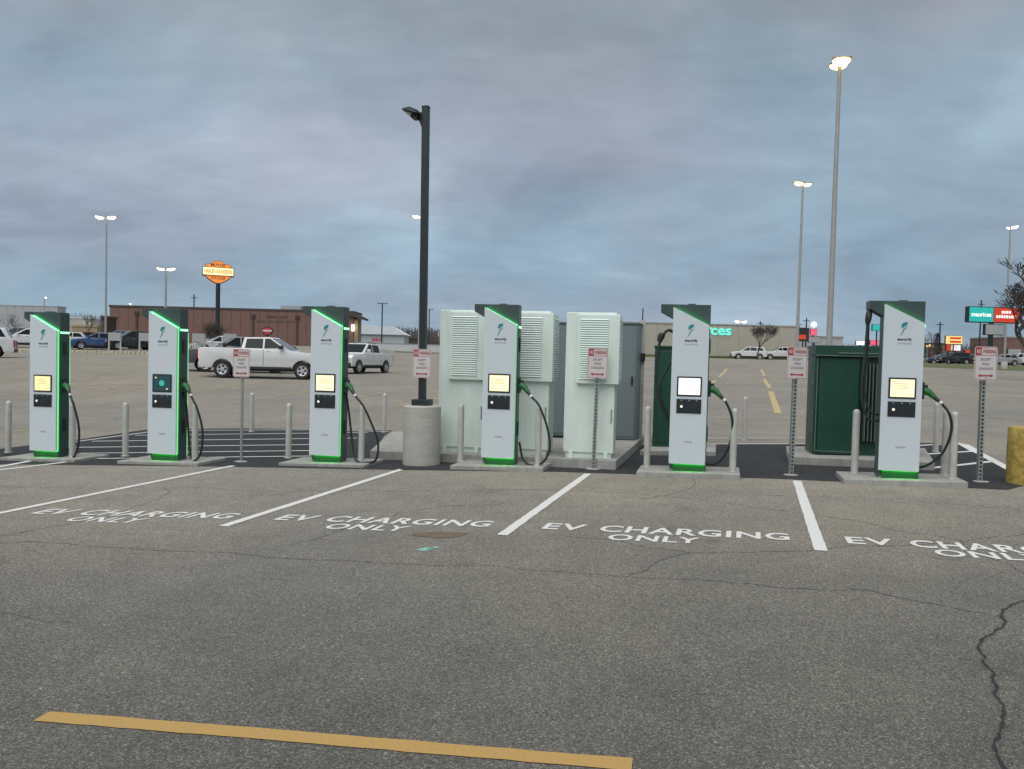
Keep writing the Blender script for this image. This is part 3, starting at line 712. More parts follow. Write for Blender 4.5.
cabinet((437.5,451.8), 309.5, 'pale mint louvred cabinet at left, right behind the lamp pole')
cabinet((500,454), 310.5, 'pale mint louvred cabinet half hidden behind a charging station')
cabinet((563,457.5), 312, 'pale mint louvred cabinet at right, behind the sign on perforated post')
# blue grey switchgear behind
p = hit(546, 437.5, PH); q = hit(634.5, 440.5, PH); w = (q - p).length
t = thing('switchgear_cabinet', 'blue grey steel cabinet standing behind the pale louvred ones', 'cabinet', p, math.atan2(q.y-p.y, q.x-p.x))
hgt = zat(625, 321.5, q.y) - q.z
MB().box(0, w, 0, .75, .05, hgt).build('housing', M_greycab, t, .01)
MB().box(.02, w-.02, .02, .72, 0, .05).build('plinth', M_dark, t)
MB().box(-.02, w+.02, -.03, .77, hgt, hgt+.03).build('lid', M_greycab, t, .006)
for k in range(3): MB().box(.02 + k*w/3, w/3*(k+1)-.02, -.012, .0, .10, hgt-.06).build('door', M_greycab, t, .006)
for k in range(3): MB().box(w/3*(k+1)-.09, w/3*(k+1)-.06, -.045, -.012, 1.05, 1.2).build('handle', M_dark, t, .006)
pp = hit(639, 438, PH)
t = thing('meter_post', 'slim light grey strut post with black box beside the switchgear', 'post', pp, YAW)
hh = zat(639, 320, pp.y) - pp.z
MB().box(-.055,.055,-.02,.03,0,hh).build('strut', M_galv, t, .004)
MB().box(-.05,.07,-.10,-.02,hh*.655,hh*.72).build('box', M_dark, t, .008)
MB().lathe([(.012,hh),(.010,hh+.22)], 8).build('antenna', M_dark, t)

# green cabinet behind the fifth charger
pad_px([(640,450.5),(716,451.5),(716,444),(652,443.5)], .08, 'narrow concrete pad under the slim green cabinet')
p = hit(652, 446.5, .08)
t = thing('green_cabinet', 'slim dark green steel cabinet behind the blank screened charger', 'cabinet', p, YAW)
hgt = zat(652, 347.5, p.y) - p.z; w = .78
MB().box(0, w, 0, .5, 0, hgt).build('housing', M_tgreen, t, .01)
MB().box(-.015, w+.015, -.02, .52, hgt, hgt+.035).build('lid', M_tgreen, t, .006)
MB().box(.06, w-.06, -.012, 0, .08, hgt-.06).build('door', M_tgreen, t, .006)
for k in range(5): MB().lathe([(.011,0),(.009,.008)], 8).build('bolt', M_tedge, t).matrix_basis = Matrix.Translation((.03, 0, .12 + k * (hgt-.24)/4)) @ Matrix.Rotation(R(90), 4, 'X')

# transformer
pad_px([(789,456.5),(935,462.5),(925,448),(786,446.2)], .12, 'concrete pad under the green transformer')
p = hit(813, 454.8, .12)
t = thing('transformer', 'big dark green pad mounted transformer with cooling fins and overhanging lid', 'transformer', p, YAW)
hgt = zat(808, 345, p.y) - p.z; w, d = 1.55, .75
def rbox(x0, x1, y0, y1, z0, z1, r=.06):
    P = []
    for cx, cy, a0 in ((x1-r,y1-r,0),(x0+r,y1-r,90),(x0+r,y0+r,180),(x1-r,y0+r,270)):
        for k in range(5): a = R(a0 + 22.5*k); P.append((cx + r*math.cos(a), cy + r*math.sin(a)))
    return MB().slab(P, z0, z1)
rbox(0, w, .05, d, .0, hgt-.16).build('tank', M_tgreen, t, 0, True)
rbox(.03, .66, 0, .2, .03, hgt-.19, .05).build('terminal_door', M_tgreen, t, 0, True)
rbox(-.02, w+.02, -.05, d+.03, hgt-.155, hgt, .05).build('lid', M_tgreen, t, 0, True)
MB().box(-.022, w+.02, -.062, -.05, hgt-.165, hgt-.150).build('lid_edge', M_tedge, t, .003)
MB().box(.30, w+.01, -.078, -.062, hgt-.125, hgt-.105).build('lid_rail', M_tedge, t, .003)
MB().box(.02, .69, -.008, .0, .06, .075).build('door_edge', M_tedge, t)
MB().box(.018, .028, -.006, .05, .075, hgt-.2).build('door_edge', M_tedge, t)
MB().box(.68, 1.47, -.004, .05, .24, hgt-.26).build('fin_backing', M_dark, t)
fin = None
for k in range(15):
    x = .71 + k * .05
    if fin is None: fin = MB().box(0, .012, -.085, -.004, .25, hgt-.27).build('fin', M_tedge, t); fin.location.x = x
    else: inst(fin, t).location.x = x
for z in (.35, .62, 1.1): MB().box(-.02, .0, .1, .16, z, z+.07).build('hinge', M_tedge, t, .004)

# ------------------------------------------------------------------ vehicles (local x forward, y left, z up)
def arch_profile(top, zb, wheels, r, xf, xr):
    """closed side outline: bottom edge with wheel arches from rear to front, then the given top from front to rear"""
    P = [(xr, zb)]
    for wx, wz in sorted(wheels):
        a0 = math.asin(max(-1, min(1, (zb - wz) / r)))
        for k in range(9):
            a = math.pi - a0 + (2 * a0 - math.pi) * k / 8
            P.append((wx + r * math.cos(a), wz + r * math.sin(a)))
    P.append((xf, zb)); return P + top
CAR = {
 'pickup': dict(L=5.85, W=1.98, wheels=[(1.88,.40),(-1.82,.40)], wr=.40, zb=.46, top=[(2.93,.62),(2.90,1.02),(2.72,1.17),(1.22,1.30),(-.86,1.36),(-.93,1.40),(-2.86,1.40),(-2.92,1.34),(-2.92,.62)],
      cab=[(-.98,1.34),(-.86,1.90),(.30,1.935),(1.32,1.29)], side=[[(-.80,1.40),(-.74,1.84),(.02,1.86),(.02,1.40)],[(.10,1.40),(.10,1.86),(.33,1.865),(.98,1.43)]], bed=(-2.80,-1.02,1.40)),
 'sport': dict(L=5.2, W=1.82, wheels=[(1.58,.37),(-1.62,.37)], wr=.37, zb=.42, top=[(2.42,.55),(2.40,.92),(2.22,1.08),(1.05,1.17),(-.98,1.20),(-1.05,1.24),(-2.48,1.22),(-2.52,1.16),(-2.55,.55)],
      cab=[(-1.06,1.18),(-.92,1.72),(.25,1.77),(1.10,1.165)], side=[[(-.90,1.24),(-.82,1.66),(-.12,1.69),(-.12,1.24)],[(-.04,1.24),(-.04,1.69),(.24,1.70),(.80,1.27)]], bed=(-2.42,-1.12,1.235)),
 'suv': dict(L=4.75, W=1.86, wheels=[(1.42,.36),(-1.40,.36)], wr=.36, zb=.34, top=[(2.34,.48),(2.33,.80),(2.18,.98),(1.15,1.08),(-2.20,1.12),(-2.33,1.02),(-2.36,.48)],
      cab=[(-2.20,1.08),(-1.88,1.66),(.22,1.70),(1.24,1.07)], side=[[(-1.95,1.16),(-1.72,1.58),(-1.08,1.60),(-1.05,1.16)],[(-.98,1.15),(-1.0,1.60),(-.16,1.625),(-.16,1.14)],[(-.09,1.14),(-.09,1.625),(.20,1.63),(.92,1.15)]], bed=None),
 'hatch': dict(L=4.35, W=1.78, wheels=[(1.30,.33),(-1.28,.33)], wr=.33, zb=.30, top=[(2.16,.42),(2.15,.68),(1.98,.86),(1.05,.97),(-1.95,1.03),(-2.12,.92),(-2.15,.42)],
      cab=[(-2.02,1.0),(-1.62,1.45),(-.05,1.52),(1.16,.955)], side=[[(-1.70,1.06),(-1.45,1.38),(-.90,1.42),(-.86,1.05)],[(-.80,1.05),(-.82,1.42),(-.12,1.445),(-.12,1.04)],[(-.05,1.03),(-.05,1.445),(.06,1.45),(.82,1.04)]], bed=None)}
def vehicle(name, label, kind, paintm, loc, heading, group=None, lit=False, scale=1.0, trim=False, cat=None):
    c = CAR[kind]; W2 = c['W'] / 2; t = thing(name, label, cat or name.split('_')[-1], loc, heading, group); t.scale = (scale,) * 3
    r = c['wr']; ar = r + .075
    prof = arch_profile(c['top'], c['zb'], c['wheels'], ar, c['top'][0][0] - .03, c['top'][-1][0] + .03)
    bd = MB().prism(prof, -W2, W2).build('body', paintm, t, .045, True, 2)
    # cabin: narrower towards the roof
    cb = c['cab']; zb0 = min(p[1] for p in cb) - .03; zt0 = max(p[1] for p in cb)
    hw = lambda z: W2 - .035 - .17 * max(0, (z - zb0) / (zt0 - zb0))
    cp = [(cb[0][0], zb0)] + list(cb[0:1]) + list(cb[1:3]) + list(cb[3:4]) + [(cb[3][0], zb0)]
    n = len(cp); vs = [(x, -hw(z), z) for x, z in cp] + [(x, hw(z), z) for x, z in cp]
    MB().add(vs, [tuple(range(n)), tuple(range(2*n-1, n-1, -1))] + [(i, i+n, (i+1)%n+n, (i+1)%n) for i in range(n)]).build('cabin', paintm, t, .05, True, 2)
    def glass(pts, nm):
        MB().add(pts, [tuple(range(len(pts)))]).build(nm, M_glass, t)
    for P in c['side']:
        for sgn in (-1, 1): glass([(x, sgn * (hw(z) + .006), z) for x, z in P], 'window')
    for (b, tp, nm, dx) in ((cb[3], cb[2], 'windshield', .014), (cb[0], cb[1], 'rear_window', -.014)):
        a0, a1 = .10, .90; q = []
        for f, s_ in ((a0, -1), (a0, 1), (a1, 1), (a1, -1)):
            x = b[0] + (tp[0] - b[0]) * f; z = b[1] + (tp[1] - b[1]) * f; q.append((x + dx, s_ * (hw(z) - .10), z + .008))
        glass(q, nm)
    # wheels
    for wx, wz in c['wheels']:
        for sgn in (-1, 1):
            w = MB().lathe([(r*.60,-.04),(r*.63,-.11),(r*.93,-.115),(r,-.07),(r,.07),(r*.93,.115),(r*.63,.11),(r*.60,.04)], 28).build('wheel', M_tyre, t, 0, True)
            w.matrix_basis = Matrix.Translation((wx, sgn * (W2 - .115), wz)) @ Matrix.Rotation(R(-90 * sgn), 4, 'X')
            rim = MB().lathe([(r*.62,.06),(r*.615,.108),(r*.57,.100),(r*.52,.088),(r*.16,.095),(r*.13,.112)], 24).build('rim', M_rim, w, 0, True)
            sp = MB()
            for k in range(5):
                a = 2 * math.pi * k / 5; ca, sa = math.cos(a), math.sin(a); pts = []
                for rr, ww in ((r*.24, .05), (r*.50, .07)):
                    for d in (-ww, ww): pts.append((rr*ca - d*sa*.8, rr*sa + d*ca*.8, .0965))
                sp.add(pts, [(0,2,3,1)])
            sp.build('rim_gap', M_trim, w)
    xf = c['top'][0][0]; xr = c['top'][-1][0]; zh = c['top'][1][1]
    for sgn in (-1, 1):
        MB().box(xf-.22, xf+.012, sgn*W2*.66-.17, sgn*W2*.66+.17, zh-.16, zh-.01).build('headlight', M_head, t, .02)
        zt1 = c['top'][-2][1]
        MB().box(xr-.012, xr+.09, sgn*(W2-.10)-.09, sgn*(W2-.10)+.098, zt1-.46, zt1-.04).build('taillight', M_tailon if lit else M_tail, t, .012)
        MB().box(cb[3][0]-.50, cb[3][0]-.30, sgn*(W2+.11)-.09, sgn*(W2+.11)+.09, cb[3][1]+.08, cb[3][1]+.26).build('mirror', paintm if not trim else M_trim, t, .03)
        for k, P in enumerate(c['side'][-2:]):
            x = P[0][0] + .12; z = min(q[1] for q in P) - .16
            MB().box(x, x+.18, sgn*W2-.012, sgn*W2+.014, z, z+.035).build('door_handle', M_chrome, t, .008)
            xs = P[0][0] - .03
            MB().box(xs, xs+.012, sgn*W2-.01, sgn*W2+.002, c['zb']+.12, z+.12).build('door_seam', M_trim, t)
        MB().box(c['wheels'][1][0]+ar+.02, c['wheels'][0][0]-ar-.02, sgn*W2-.05, sgn*W2+.006, c['zb']-.02, c['zb']+.09).build('sill', M_trim, t, .012)
    MB().box(xf-.1, xf+.02, -W2*.45, W2*.45, zh-.30, zh-.04).build('grille', M_trim, t, .015)
    MB().box(xf-.12, xf+.05, -W2+.08, W2-.08, c['zb']-.02, c['zb']+.20).build('bumper', M_trim if kind != 'pickup' else M_chrome, t, .03)
    MB().box(xr-.05, xr+.12, -W2+.08, W2-.08, c['zb']-.02, c['zb']+.20).build('bumper', M_chrome if c['bed'] else M_trim, t, .03)
    MB().box(xf+.05, xf+.058, -.16, .16, c['zb']+.03, c['zb']+.17).build('number_plate', M_plate, t)
    if kind == 'sport':
        for sgn in (-1, 1): MB().tube([(-.80,sgn*.60,1.70),(-.72,sgn*.60,1.80),(.10,sgn*.60,1.83),(.20,sgn*.60,1.74)], .022, 6).build('roof_rail', M_trim, t, 0, True)
    if c['bed']:
        x0, x1, z = c['bed']; MB().box(x0, x1, -W2+.10, W2-.10, z-.02, z+.012).build('bed_cover', M_trim, t, .004)
    MB().box(-1.6 if c['bed'] is None else xr*.6, xf*.7, -W2*.8, W2*.8, c['zb']-.12, c['zb']+.05).build('underbody', M_trim, t)
    return t
P_white = mat('car_paint_white', (.62, .63, .63), .25, 0, .03, 2, coat=.6)
P_blue = mat('car_paint_blue', (.035, .085, .21), .25, .2, .05, 2, coat=.7)
P_navy = mat('car_paint_navy', (.03, .05, .12), .25, .2, .05, 2, coat=.7)
P_black = mat('car_paint_black', (.012, .013, .015), .22, 0, .05, 2, coat=.8)
P_red = mat('car_paint_maroon', (.12, .018, .022), .25, .2, .05, 2, coat=.7)
P_grey = mat('car_paint_grey', (.10, .10, .115), .28, .4, .05, 2, coat=.7)
P_silver = mat('car_paint_silver', (.38, .38, .38), .28, .5, .05, 2, coat=.6)
P_beige = mat('car_paint_beige', (.40, .34, .27), .28, .3, .05, 2, coat=.6)
# pickup crossing the lot
wy = 36.8
vehicle('pickup_truck', 'white crew cab pickup with lit taillight crossing behind the left sign', 'pickup', P_white, stand(267.5, wy), R(1.5), None, True, 1.0, True, 'pickup truck')
vehicle('pickup_truck', 'dark grey pickup facing left, half hidden behind the white crew cab pickup', 'pickup', P_grey, stand(240, 41.5), R(206), None, False, .98, True, 'pickup truck')
vehicle('pickup_truck', 'small white pickup with roof rails facing the camera, left of the lamp post', 'sport', P_white, stand(359.5, 46), R(251), None, False, 1.0, False, 'pickup truck')
vehicle('sport_utility_vehicle', 'white sport utility vehicle cut off by the left edge', 'suv', P_white, stand(-36, 45), R(209), None, False, 1.08, False, 'car')
g_ = 'cars parked along the brown building lot'
for u, y, kind, m, hd, lab in [(30, 70, 'suv', P_white, 205, 'white sport utility car seen left of the leftmost charger'), (61, 71, 'hatch', P_white, 215, 'white parked car mostly hidden behind the leftmost charger'), (18, 84, 'suv', P_navy, 200, 'dark parked car behind the white one, far left'),
        (82, 73.5, 'hatch', P_red, 220, 'maroon parked car just left of the blue one'), (97, 68.5, 'hatch', P_blue, 213, 'blue hatchback parked behind the kerb at far left'), (119, 73, 'suv', P_navy, 205, 'dark blue parked car between blue hatchback and black one'),
        (132, 70, 'suv', P_black, 222, 'black boxy sport utility car parked in the left row'), (146, 74, 'hatch', P_beige, 212, 'beige parked car beside the second charger'), (219, 66, 'hatch', P_white, 212, 'white parked car above the dark grey pickup')]:
    vehicle('parked_car', lab, kind, m, stand(u, y), R(hd), g_, False, 1.0, False, 'car')
vehicle('sport_utility_vehicle', 'white sport utility vehicle parked by the bare tree before the tan store', 'suv', P_white, stand(748, 117), R(172), None, False, 1.1, False, 'car')
vehicle('pickup_truck', 'white pickup parked right of the bare tree before the tan store', 'pickup', P_white, stand(781, 117), R(176), None, False, 1.0, False, 'pickup truck')
for u, y, kind, m, hd, lab in [(941, 118, 'hatch', P_navy, 170, 'dark far car just right of the last charger, beyond the grass'), (953, 112, 'suv', P_black, 185, 'black far car below the yellow lit sign'), (962, 116, 'hatch', P_silver, 190, 'silver far car left of the rightmost sign'), (1001, 104, 'hatch', P_silver, 175, 'silver far car right of the rightmost sign'), (1018, 108, 'suv', P_white, 180, 'white far car at the right edge beyond the grass')]:
    vehicle('parked_car', lab, kind, m, stand(u, y), R(hd), 'far cars beyond the right grass', False, 1.0, False, 'car')

# ------------------------------------------------------------------ tall lights
def light_pole(u, y, vtop, label, arms, lit, r0=.11, r1=.07, head=(.42, .36, .12), group='lit parking lot lights', polem=M_pole, base=True):
    p = stand(u, y)
    # stand() finds the foot; the pole is plumb so its top falls where it falls
    h = 8.0
    for _ in range(20):
        _u, vv = proj((p.x, p.y, p.z + h)); h += (vv - vtop) / F * y
    t = thing('light_pole', label, 'light pole', p, 0, group)
    MB().tube([(0,0,0),(0,0,h*.5),(0,0,h)], [r0,(r0+r1)/2,r1], 14).build('pole', polem, t, 0, True)
    if base: MB().lathe([(.32,0),(.32,.75),(.29,.79)], 24).build('base', M_concdark, t, 0, True)
    for (ang, reach, dz) in arms:
        ca, sa = math.cos(ang), math.sin(ang)
        MB().tube([(0,0,h-.15+dz),(ca*reach,sa*reach,h-.05+dz)], .04, 8).build('arm', polem, t)
        hl, hw, hh = head; M = Matrix.Translation((ca*(reach+hl*.8), sa*(reach+hl*.8), h-.05+dz)) @ Matrix.Rotation(ang, 4, 'Z') @ Matrix.Rotation(-R(8), 4, 'Y')
        hd = MB().box(-hl, hl, -hw, hw, 0, hh*.55).build('lamp_head', M_pole if lit else polem, t, .03); hd.matrix_basis = M
        bw = MB(); n = 12; vs, fs = [], []
        for j in range(4):
            f = math.cos(j / 3 * math.pi / 2 * .85)
            for k in range(n): a = 2*math.pi*k/n; vs.append((hl*.97*f*math.cos(a), hw*.97*f*math.sin(a), -.002 - hh*1.9*math.sin(j/3*math.pi/2*.85)))
        for j in range(3):
            for k in range(n): fs.append((j*n+k, j*n+(k+1)%n, (j+1)*n+(k+1)%n, (j+1)*n+k))
        fs.append(tuple(range(3*n, 4*n))); bw.add(vs, fs)
        bw.build('lens', lit if lit else M_lens, hd, 0, True)
    return t
light_pole(105.5, 76, 216.5, 'tall lit twin head light pole at far left', [(R(0),.15,0),(R(180),.35,0)], M_lampw)
light_pole(165, 60, 268, 'short lit twin head light pole behind the second charger', [(R(0),.12,0),(R(180),.12,0)], M_lampw, .09, .08, (.34,.22,.08))
light_pole(418.5, 82, 216, 'tall lit light pole seen just behind the black lamp post', [(R(180),.2,0)], M_lampw)
light_pole(796, 67, 183, 'tall lit light pole left of the nearest tall one', [(R(20),.1,0),(R(200),.1,0)], M_lamp, .16, .08)
light_pole(827.5, 40, 62, 'nearest and tallest lit light pole, behind the green transformer', [(R(75),.25,.10),(R(255),.25,-.08)], M_lamp, .165, .09, (.36,.46,.13))
light_pole(1004, 86, 226, 'tall lit light pole at right above the teal and red sign', [(R(0),.1,0),(R(60),.2,0)], M_lampw, .12, .08)
light_pole(381.5, 112, 303, 'slim dark unlit twin head pole before the low white building', [(R(0),.25,0),(R(180),.25,0)], None, .10, .09, (.28,.2,.07), 'unlit distant poles', M_bpole)
light_pole(428.5, 135, 309, 'slim distant pole just right of the black lamp post', [(R(0),.25,0)], None, .10, .09, (.28,.2,.07), 'unlit distant poles', M_bpole)
light_pole(739.5, 145, 321, 'lit twin lamp rising behind the tan store building', [(R(0),.25,0),(R(180),.25,0)], M_lampw, .10, .09, (.5,.4,.16))
light_pole(44, 150, 297, 'slim pole with small lamp above the far left building', [(R(0),.1,0)], M_lampw, .12, .10, (.22,.2,.1), 'unlit distant poles', M_pole)
light_pole(128.5, 140, 303.5, 'small lamp pole rising above the brown building roof', [(R(0),.05,0)], M_lampw, .10, .08, (.2,.18,.08), 'unlit distant poles', M_bpole)
for u, y, v, lab in [(193.5,150,294.5,'bare utility pole behind the brown building'), (805,150,318,'utility pole beside the black hanging sign'), (797.5,170,322,'thin utility pole left of the black hanging sign'), (938.5,140,322,'utility pole right of the last charger'), (978.5,150,300,'tall thin mast behind the teal and red sign'), (759,160,321,'thin pole behind the tan store roof')]:
    p = stand(u, y); h = zat(u, v, y) - p.z
    t = thing('utility_pole', lab, 'pole', p, 0, 'far utility poles')
    MB().tube([(0,0,0),(0,0,h)], [.16,.12], 8).build('pole', M_bpole, t, 0, True)
    MB().box(-.7,.7,-.05,.05,h*.93,h*.93+.12).build('cross_arm', M_bpole, t)

# ------------------------------------------------------------------ buildings
M_brick = mat('brown_ribbed_cladding', (.185, .108, .088), .8, 0, .10, 1.2, .2, 8, grime=.1)
M_brickt = mat('brown_coping', (.06, .045, .04), .7, 0, .1, 2)
M_tan = mat('tan_store_wall', (.42, .395, .345), .85, 0, .06, .4, .1, 4, grime=.08)
M_tand = mat('tan_store_band', (.30, .28, .25), .8, 0, .06, 1)
M_pale = mat('pale_metal_wall', (.38, .43, .46), .6, 0, .06, .6)
M_roofw = mat('pale_metal_roof', (.60, .66, .70), .5, 0, .05, .6)
M_grey = mat('grey_block_wall', (.36, .38, .39), .8, 0, .08, .5)
M_wood = mat('weathered_tan', (.30, .24, .15), .85, 0, .1, 1)
M_red = mat('red_letter', (.50, .03, .06), .5, 0, .05, 3)
def bld(name, label, u0, u1, y, vtop, depth, m, trimm, yaw=0.0, panels=0, top_h=.3, umid=None):
    um = (u0 + u1) / 2; p = stand(um, y); w = (u1 - u0) / F * y; h = zat(um, vtop, y) - p.z
    t = thing(name, label, 'building', p, yaw)
    MB().box(-w/2, w/2, 0, depth, -1.5, h).build('wall', m, t)
    MB().box(-w/2-.1, w/2+.1, -.12, depth+.1, h, h+top_h).build('coping', trimm, t)
    if panels:
        src = None
        for k in range(panels):
            x = -w/2 + (k + .5) * w / panels
            if src is None: src = MB().box(-w/panels/2+.025, w/panels/2-.025, -.05, 0, -.5, h-.05).build('wall_panel', m, t); src.location.x = x
            else: inst(src, t).location.x = x
    return t, w, h
t, w, h = bld('brown_building', 'long brown ribbed store building behind the parked cars at left', 109.5, 353, 112, 310, 5.8, M_brick, M_brickt, 0, 26)
for u in (137, 253, 297):
    x = (u - 231.3) / F * 112
    MB().box(x-.12, x+.12, -.20, -.05, .3, h-1.0).build('downpipe', M_brickt, t)
    MB().box(x-.3, x+.3, -.35, -.05, h-1.0, h-.5).build('hopper', M_brickt, t, .05)
def wall_text(t, txt, cx, cz, w, hh, y, m, bold=.02): return front_text(txt, cx, cz, w, hh, y, m, t, 'lettering', bold)
wall_text(t, 'HARLEY-DAVIDSON SHOP', (275.5-231.3)/F*112, h-1.55, 5.5, .42, -.056, M_brickt)
for k in range(13):
    if k == 7: continue
    MB().box((265.5-231.3)/F*112 + k*.245, (265.5-231.3)/F*112 + k*.245 + .17, -.062, -.052, h-1.05, h-.70).build('letter', M_brickt, t)
# gabled right end with lit wall lamp
MB().prism([(w/2-2.4,h+.31),(w/2-.6,h+.31),(w/2+1.6,h-.7),(w/2+1.6,h-1.0),(w/2-2.4,h+.1)], -.6, 3).build('porch_roof', M_brickt, t)
MB().box(w/2+.02, w/2+.6, .2, 2.5, -1.0, h-.9).build('porch_wall', M_wood, t)
MB().box(w/2-.2, w/2+.15, -.35, -.12, h-2.6, h-1.7).build('wall_lamp', M_lampw, t, .05)
MB().box(-1.5, 1.5, 2, 5, h+.3, h+1.0).build('roof_unit', M_grey, t, .05).location.x = 8
# gap-free pale wall in front of the brown building
p = stand(231, 108)
struct(sheet([stand(60, 78), stand(330, 78), stand(345, 111.8), stand(100, 111.8)], .01, 'dealer_lot', mat('pale_paving', (.27, .255, .225), .9, 0, .1, .5), None, 2.0))
bld('grey_warehouse', 'pale grey warehouse far at the left edge', -60, 57.5, 165, 305.5, 3, M_grey, M_grey, 0, 14, .2)
bld('low_white_building', 'low cream building between leftmost charger and bare tree', 64, 92, 175, 318.5, 3, mat('cream_wall', (.46, .45, .40), .8, 0, .06, .5), M_roofw)
bld('tan_shed', 'small tan shed beyond the maroon car', 72, 97, 140, 327, 6, M_wood, M_wood)
bld('dark_pylon_building', 'narrow dark building edge beside the left light pole', 101, 105, 105, 318, 3, M_brickt, M_brickt)
# low white metal building in the middle
t, w, h = bld('metal_building', 'low pale metal building with white roof and red letters, far centre', 352, 404, 140, 334.5, 6, M_pale, M_roofw, 0, 10, .1)
MB().prism([(-w/2-.4,h),(w/2+.5,h),(w/2-2.2,h+1.5),(-w/2-.4,h+1.7)], -.5, 6).build('roof', M_roofw, t)
wall_text(t, 'LINE-X', (376.5-378)/F*140, h-.95, 1.7, .62, -.06, M_red, .05)
bld('dark_shed', 'dark shed right of the low pale metal building', 404, 418, 150, 339, 8, M_brickt, M_brickt)
p0 = stand(348, 104); p1 = stand(442, 108)
t = thing('low_wall', 'long low white wall in front of the pale metal building', 'wall', p0, math.atan2(p1.y-p0.y, p1.x-p0.x)); L = (p1 - p0).length
MB().box(0, L, 0, .3, -.6, .75).build('wall', mat('white_wall', (.52, .54, .54), .8, 0, .06, .5), t)
MB().box(-.05, L+.05, -.05, .35, .75, .83).build('coping', M_conc, t)
# tan store
t, w, h = bld('tan_store', 'tan flat roofed store with lit teal letters behind the white screened charger', 596, 798, 126, 324.8, 40, M_tan, M_tand, 0, 10, .22)
um = 697
M_teal = mat('lit_teal_letter', (.1, .7, .6), .5, emit=(.18, 1.0, .80), es=0.3)
vs_, fs_ = text_verts('maurices', .02, .06)
x1 = (730 - um) / F * 126; x0 = (673 - um) / F * 126
mb = MB().add([(x0 + v.x * (x1 - x0), -.12 - v.z, (zat(720, 335.2, 126) - t.location.z) + v.y * 1.55) for v in vs_], fs_)
mb.build('lettering', M_teal, t)
t2 = bld('annex_building', 'low grey building right of the tan store', 798, 842, 150, 337.5, 12, M_grey, M_tand)
bld('brick_row', 'low brown brick building far behind the last charger', 924, 960, 165, 344.5, 15, M_brick, M_brickt)
bld('far_house', 'far brown house behind the right bare tree', 1003, 1060, 160, 338, 12, M_brick, M_grey)

# ------------------------------------------------------------------ lit signs on poles
M_orange = mat('lit_orange_sign', (.8, .25, .04), .5, emit=(1.0, .27, .045), es=0.26)
M_cream = mat('lit_cream_sign', (.9, .8, .5), .5, emit=(1.0, .80, .36), es=0.42)
M_tealsign = mat('lit_teal_sign', (.02, .45, .40), .5, emit=(.015, .36, .32), es=0.22)
M_redsign = mat('lit_red_sign', (.6, .05, .02), .5, emit=(.75, .05, .018), es=0.14)
M_whitesign = mat('lit_white_sign', (.8, .8, .8), .5, emit=(1, .98, .95), es=0.3)
M_signgrey = mat('grey_sign_face', (.34, .36, .36), .6, 0, .06, 1)
M_yelsign = mat('lit_yellow_sign', (.8, .6, .2), .5, emit=(1.0, .66, .22), es=0.26)
M_pinksign = mat('lit_red_ball', (.8, .1, .2), .5, emit=(1.0, .12, .2), es=0.22)
def shield(t, cz, W_, H_, y0, y1, m, name):
    P = [(-.40,-.16),(-.36,-.24),(-.20,-.38),(0,-.5),(.20,-.38),(.36,-.24),(.40,-.16),(.40,.20),(.40,.33),(.30,.36),(.20,.38),(.12,.47),(0,.5),(-.12,.47),(-.20,.38),(-.30,.36),(-.40,.33),(-.40,.20)]
    return MB().prism([(x * W_, cz + z * H_) for x, z in P], y0, y1).build(name, m, t)
y = 96; p = stand(217.3, y); cz = zat(218, 272.5, y) - p.z; sw = 32 / F * y * .93; sh = 23.5 / F * y
t = thing('shield_sign', 'orange lit shield and bar sign on a tall dark pole', 'sign', p, R(22))
MB().tube([(0,0,0),(0,0,cz-sh*.45)], .27, 14).build('pole', M_bpole, t, 0, True)
b = shield(t, cz, sw, sh, 0, 1.0, M_brickt, 'cabinet')
shield(t, cz, sw*.96, sh*.96, -.03, 0, M_orange, 'shield_face')
MB().box(-sw*.5, sw*.5, -.12, 1.1, cz-sh*.14, cz+sh*.22).build('bar_cabinet', M_brickt, t)
MB().box(-sw*.475, sw*.475, -.15, -.12, cz-sh*.115, cz+sh*.195).build('bar_face', M_cream, t)
front_text('HARLEY-DAVIDSON', 0, cz+sh*.04, sw*.86, sh*.17, -.155, M_orange, t, 'lettering', .03)
front_text('MOTOR', 0, cz+sh*.315, sw*.46, sh*.12, -.035, M_brickt, t, 'lettering', .02)
front_text('CYCLES', 0, cz-sh*.235, sw*.44, sh*.12, -.035, M_brickt, t, 'lettering', .02)
y = 88; p = stand(267, y); cz = zat(267, 331, y) - p.z
t = thing('shield_sign', 'small red and black shield sign above the white crew cab pickup', 'sign', p, 0)
MB().tube([(0,0,0),(0,0,cz-.4)], .12, 10).build('pole', M_bpole, t)
P = [(-.66,.05),(-.45,-.35),(0,-.62),(.45,-.35),(.66,.05),(.5,.35),(0,.5),(-.5,.35)]
MB().prism([(x, cz + z) for x, z in P], 0, .2).build('cabinet', M_trim, t); MB().prism([(x*.78, cz + z*.8) for x, z in P], -.02, 0).build('shield_face', M_red, t)
MB().box(-.52, .52, -.035, -.02, cz-.07, cz+.13).build('bar_face', M_signw, t)
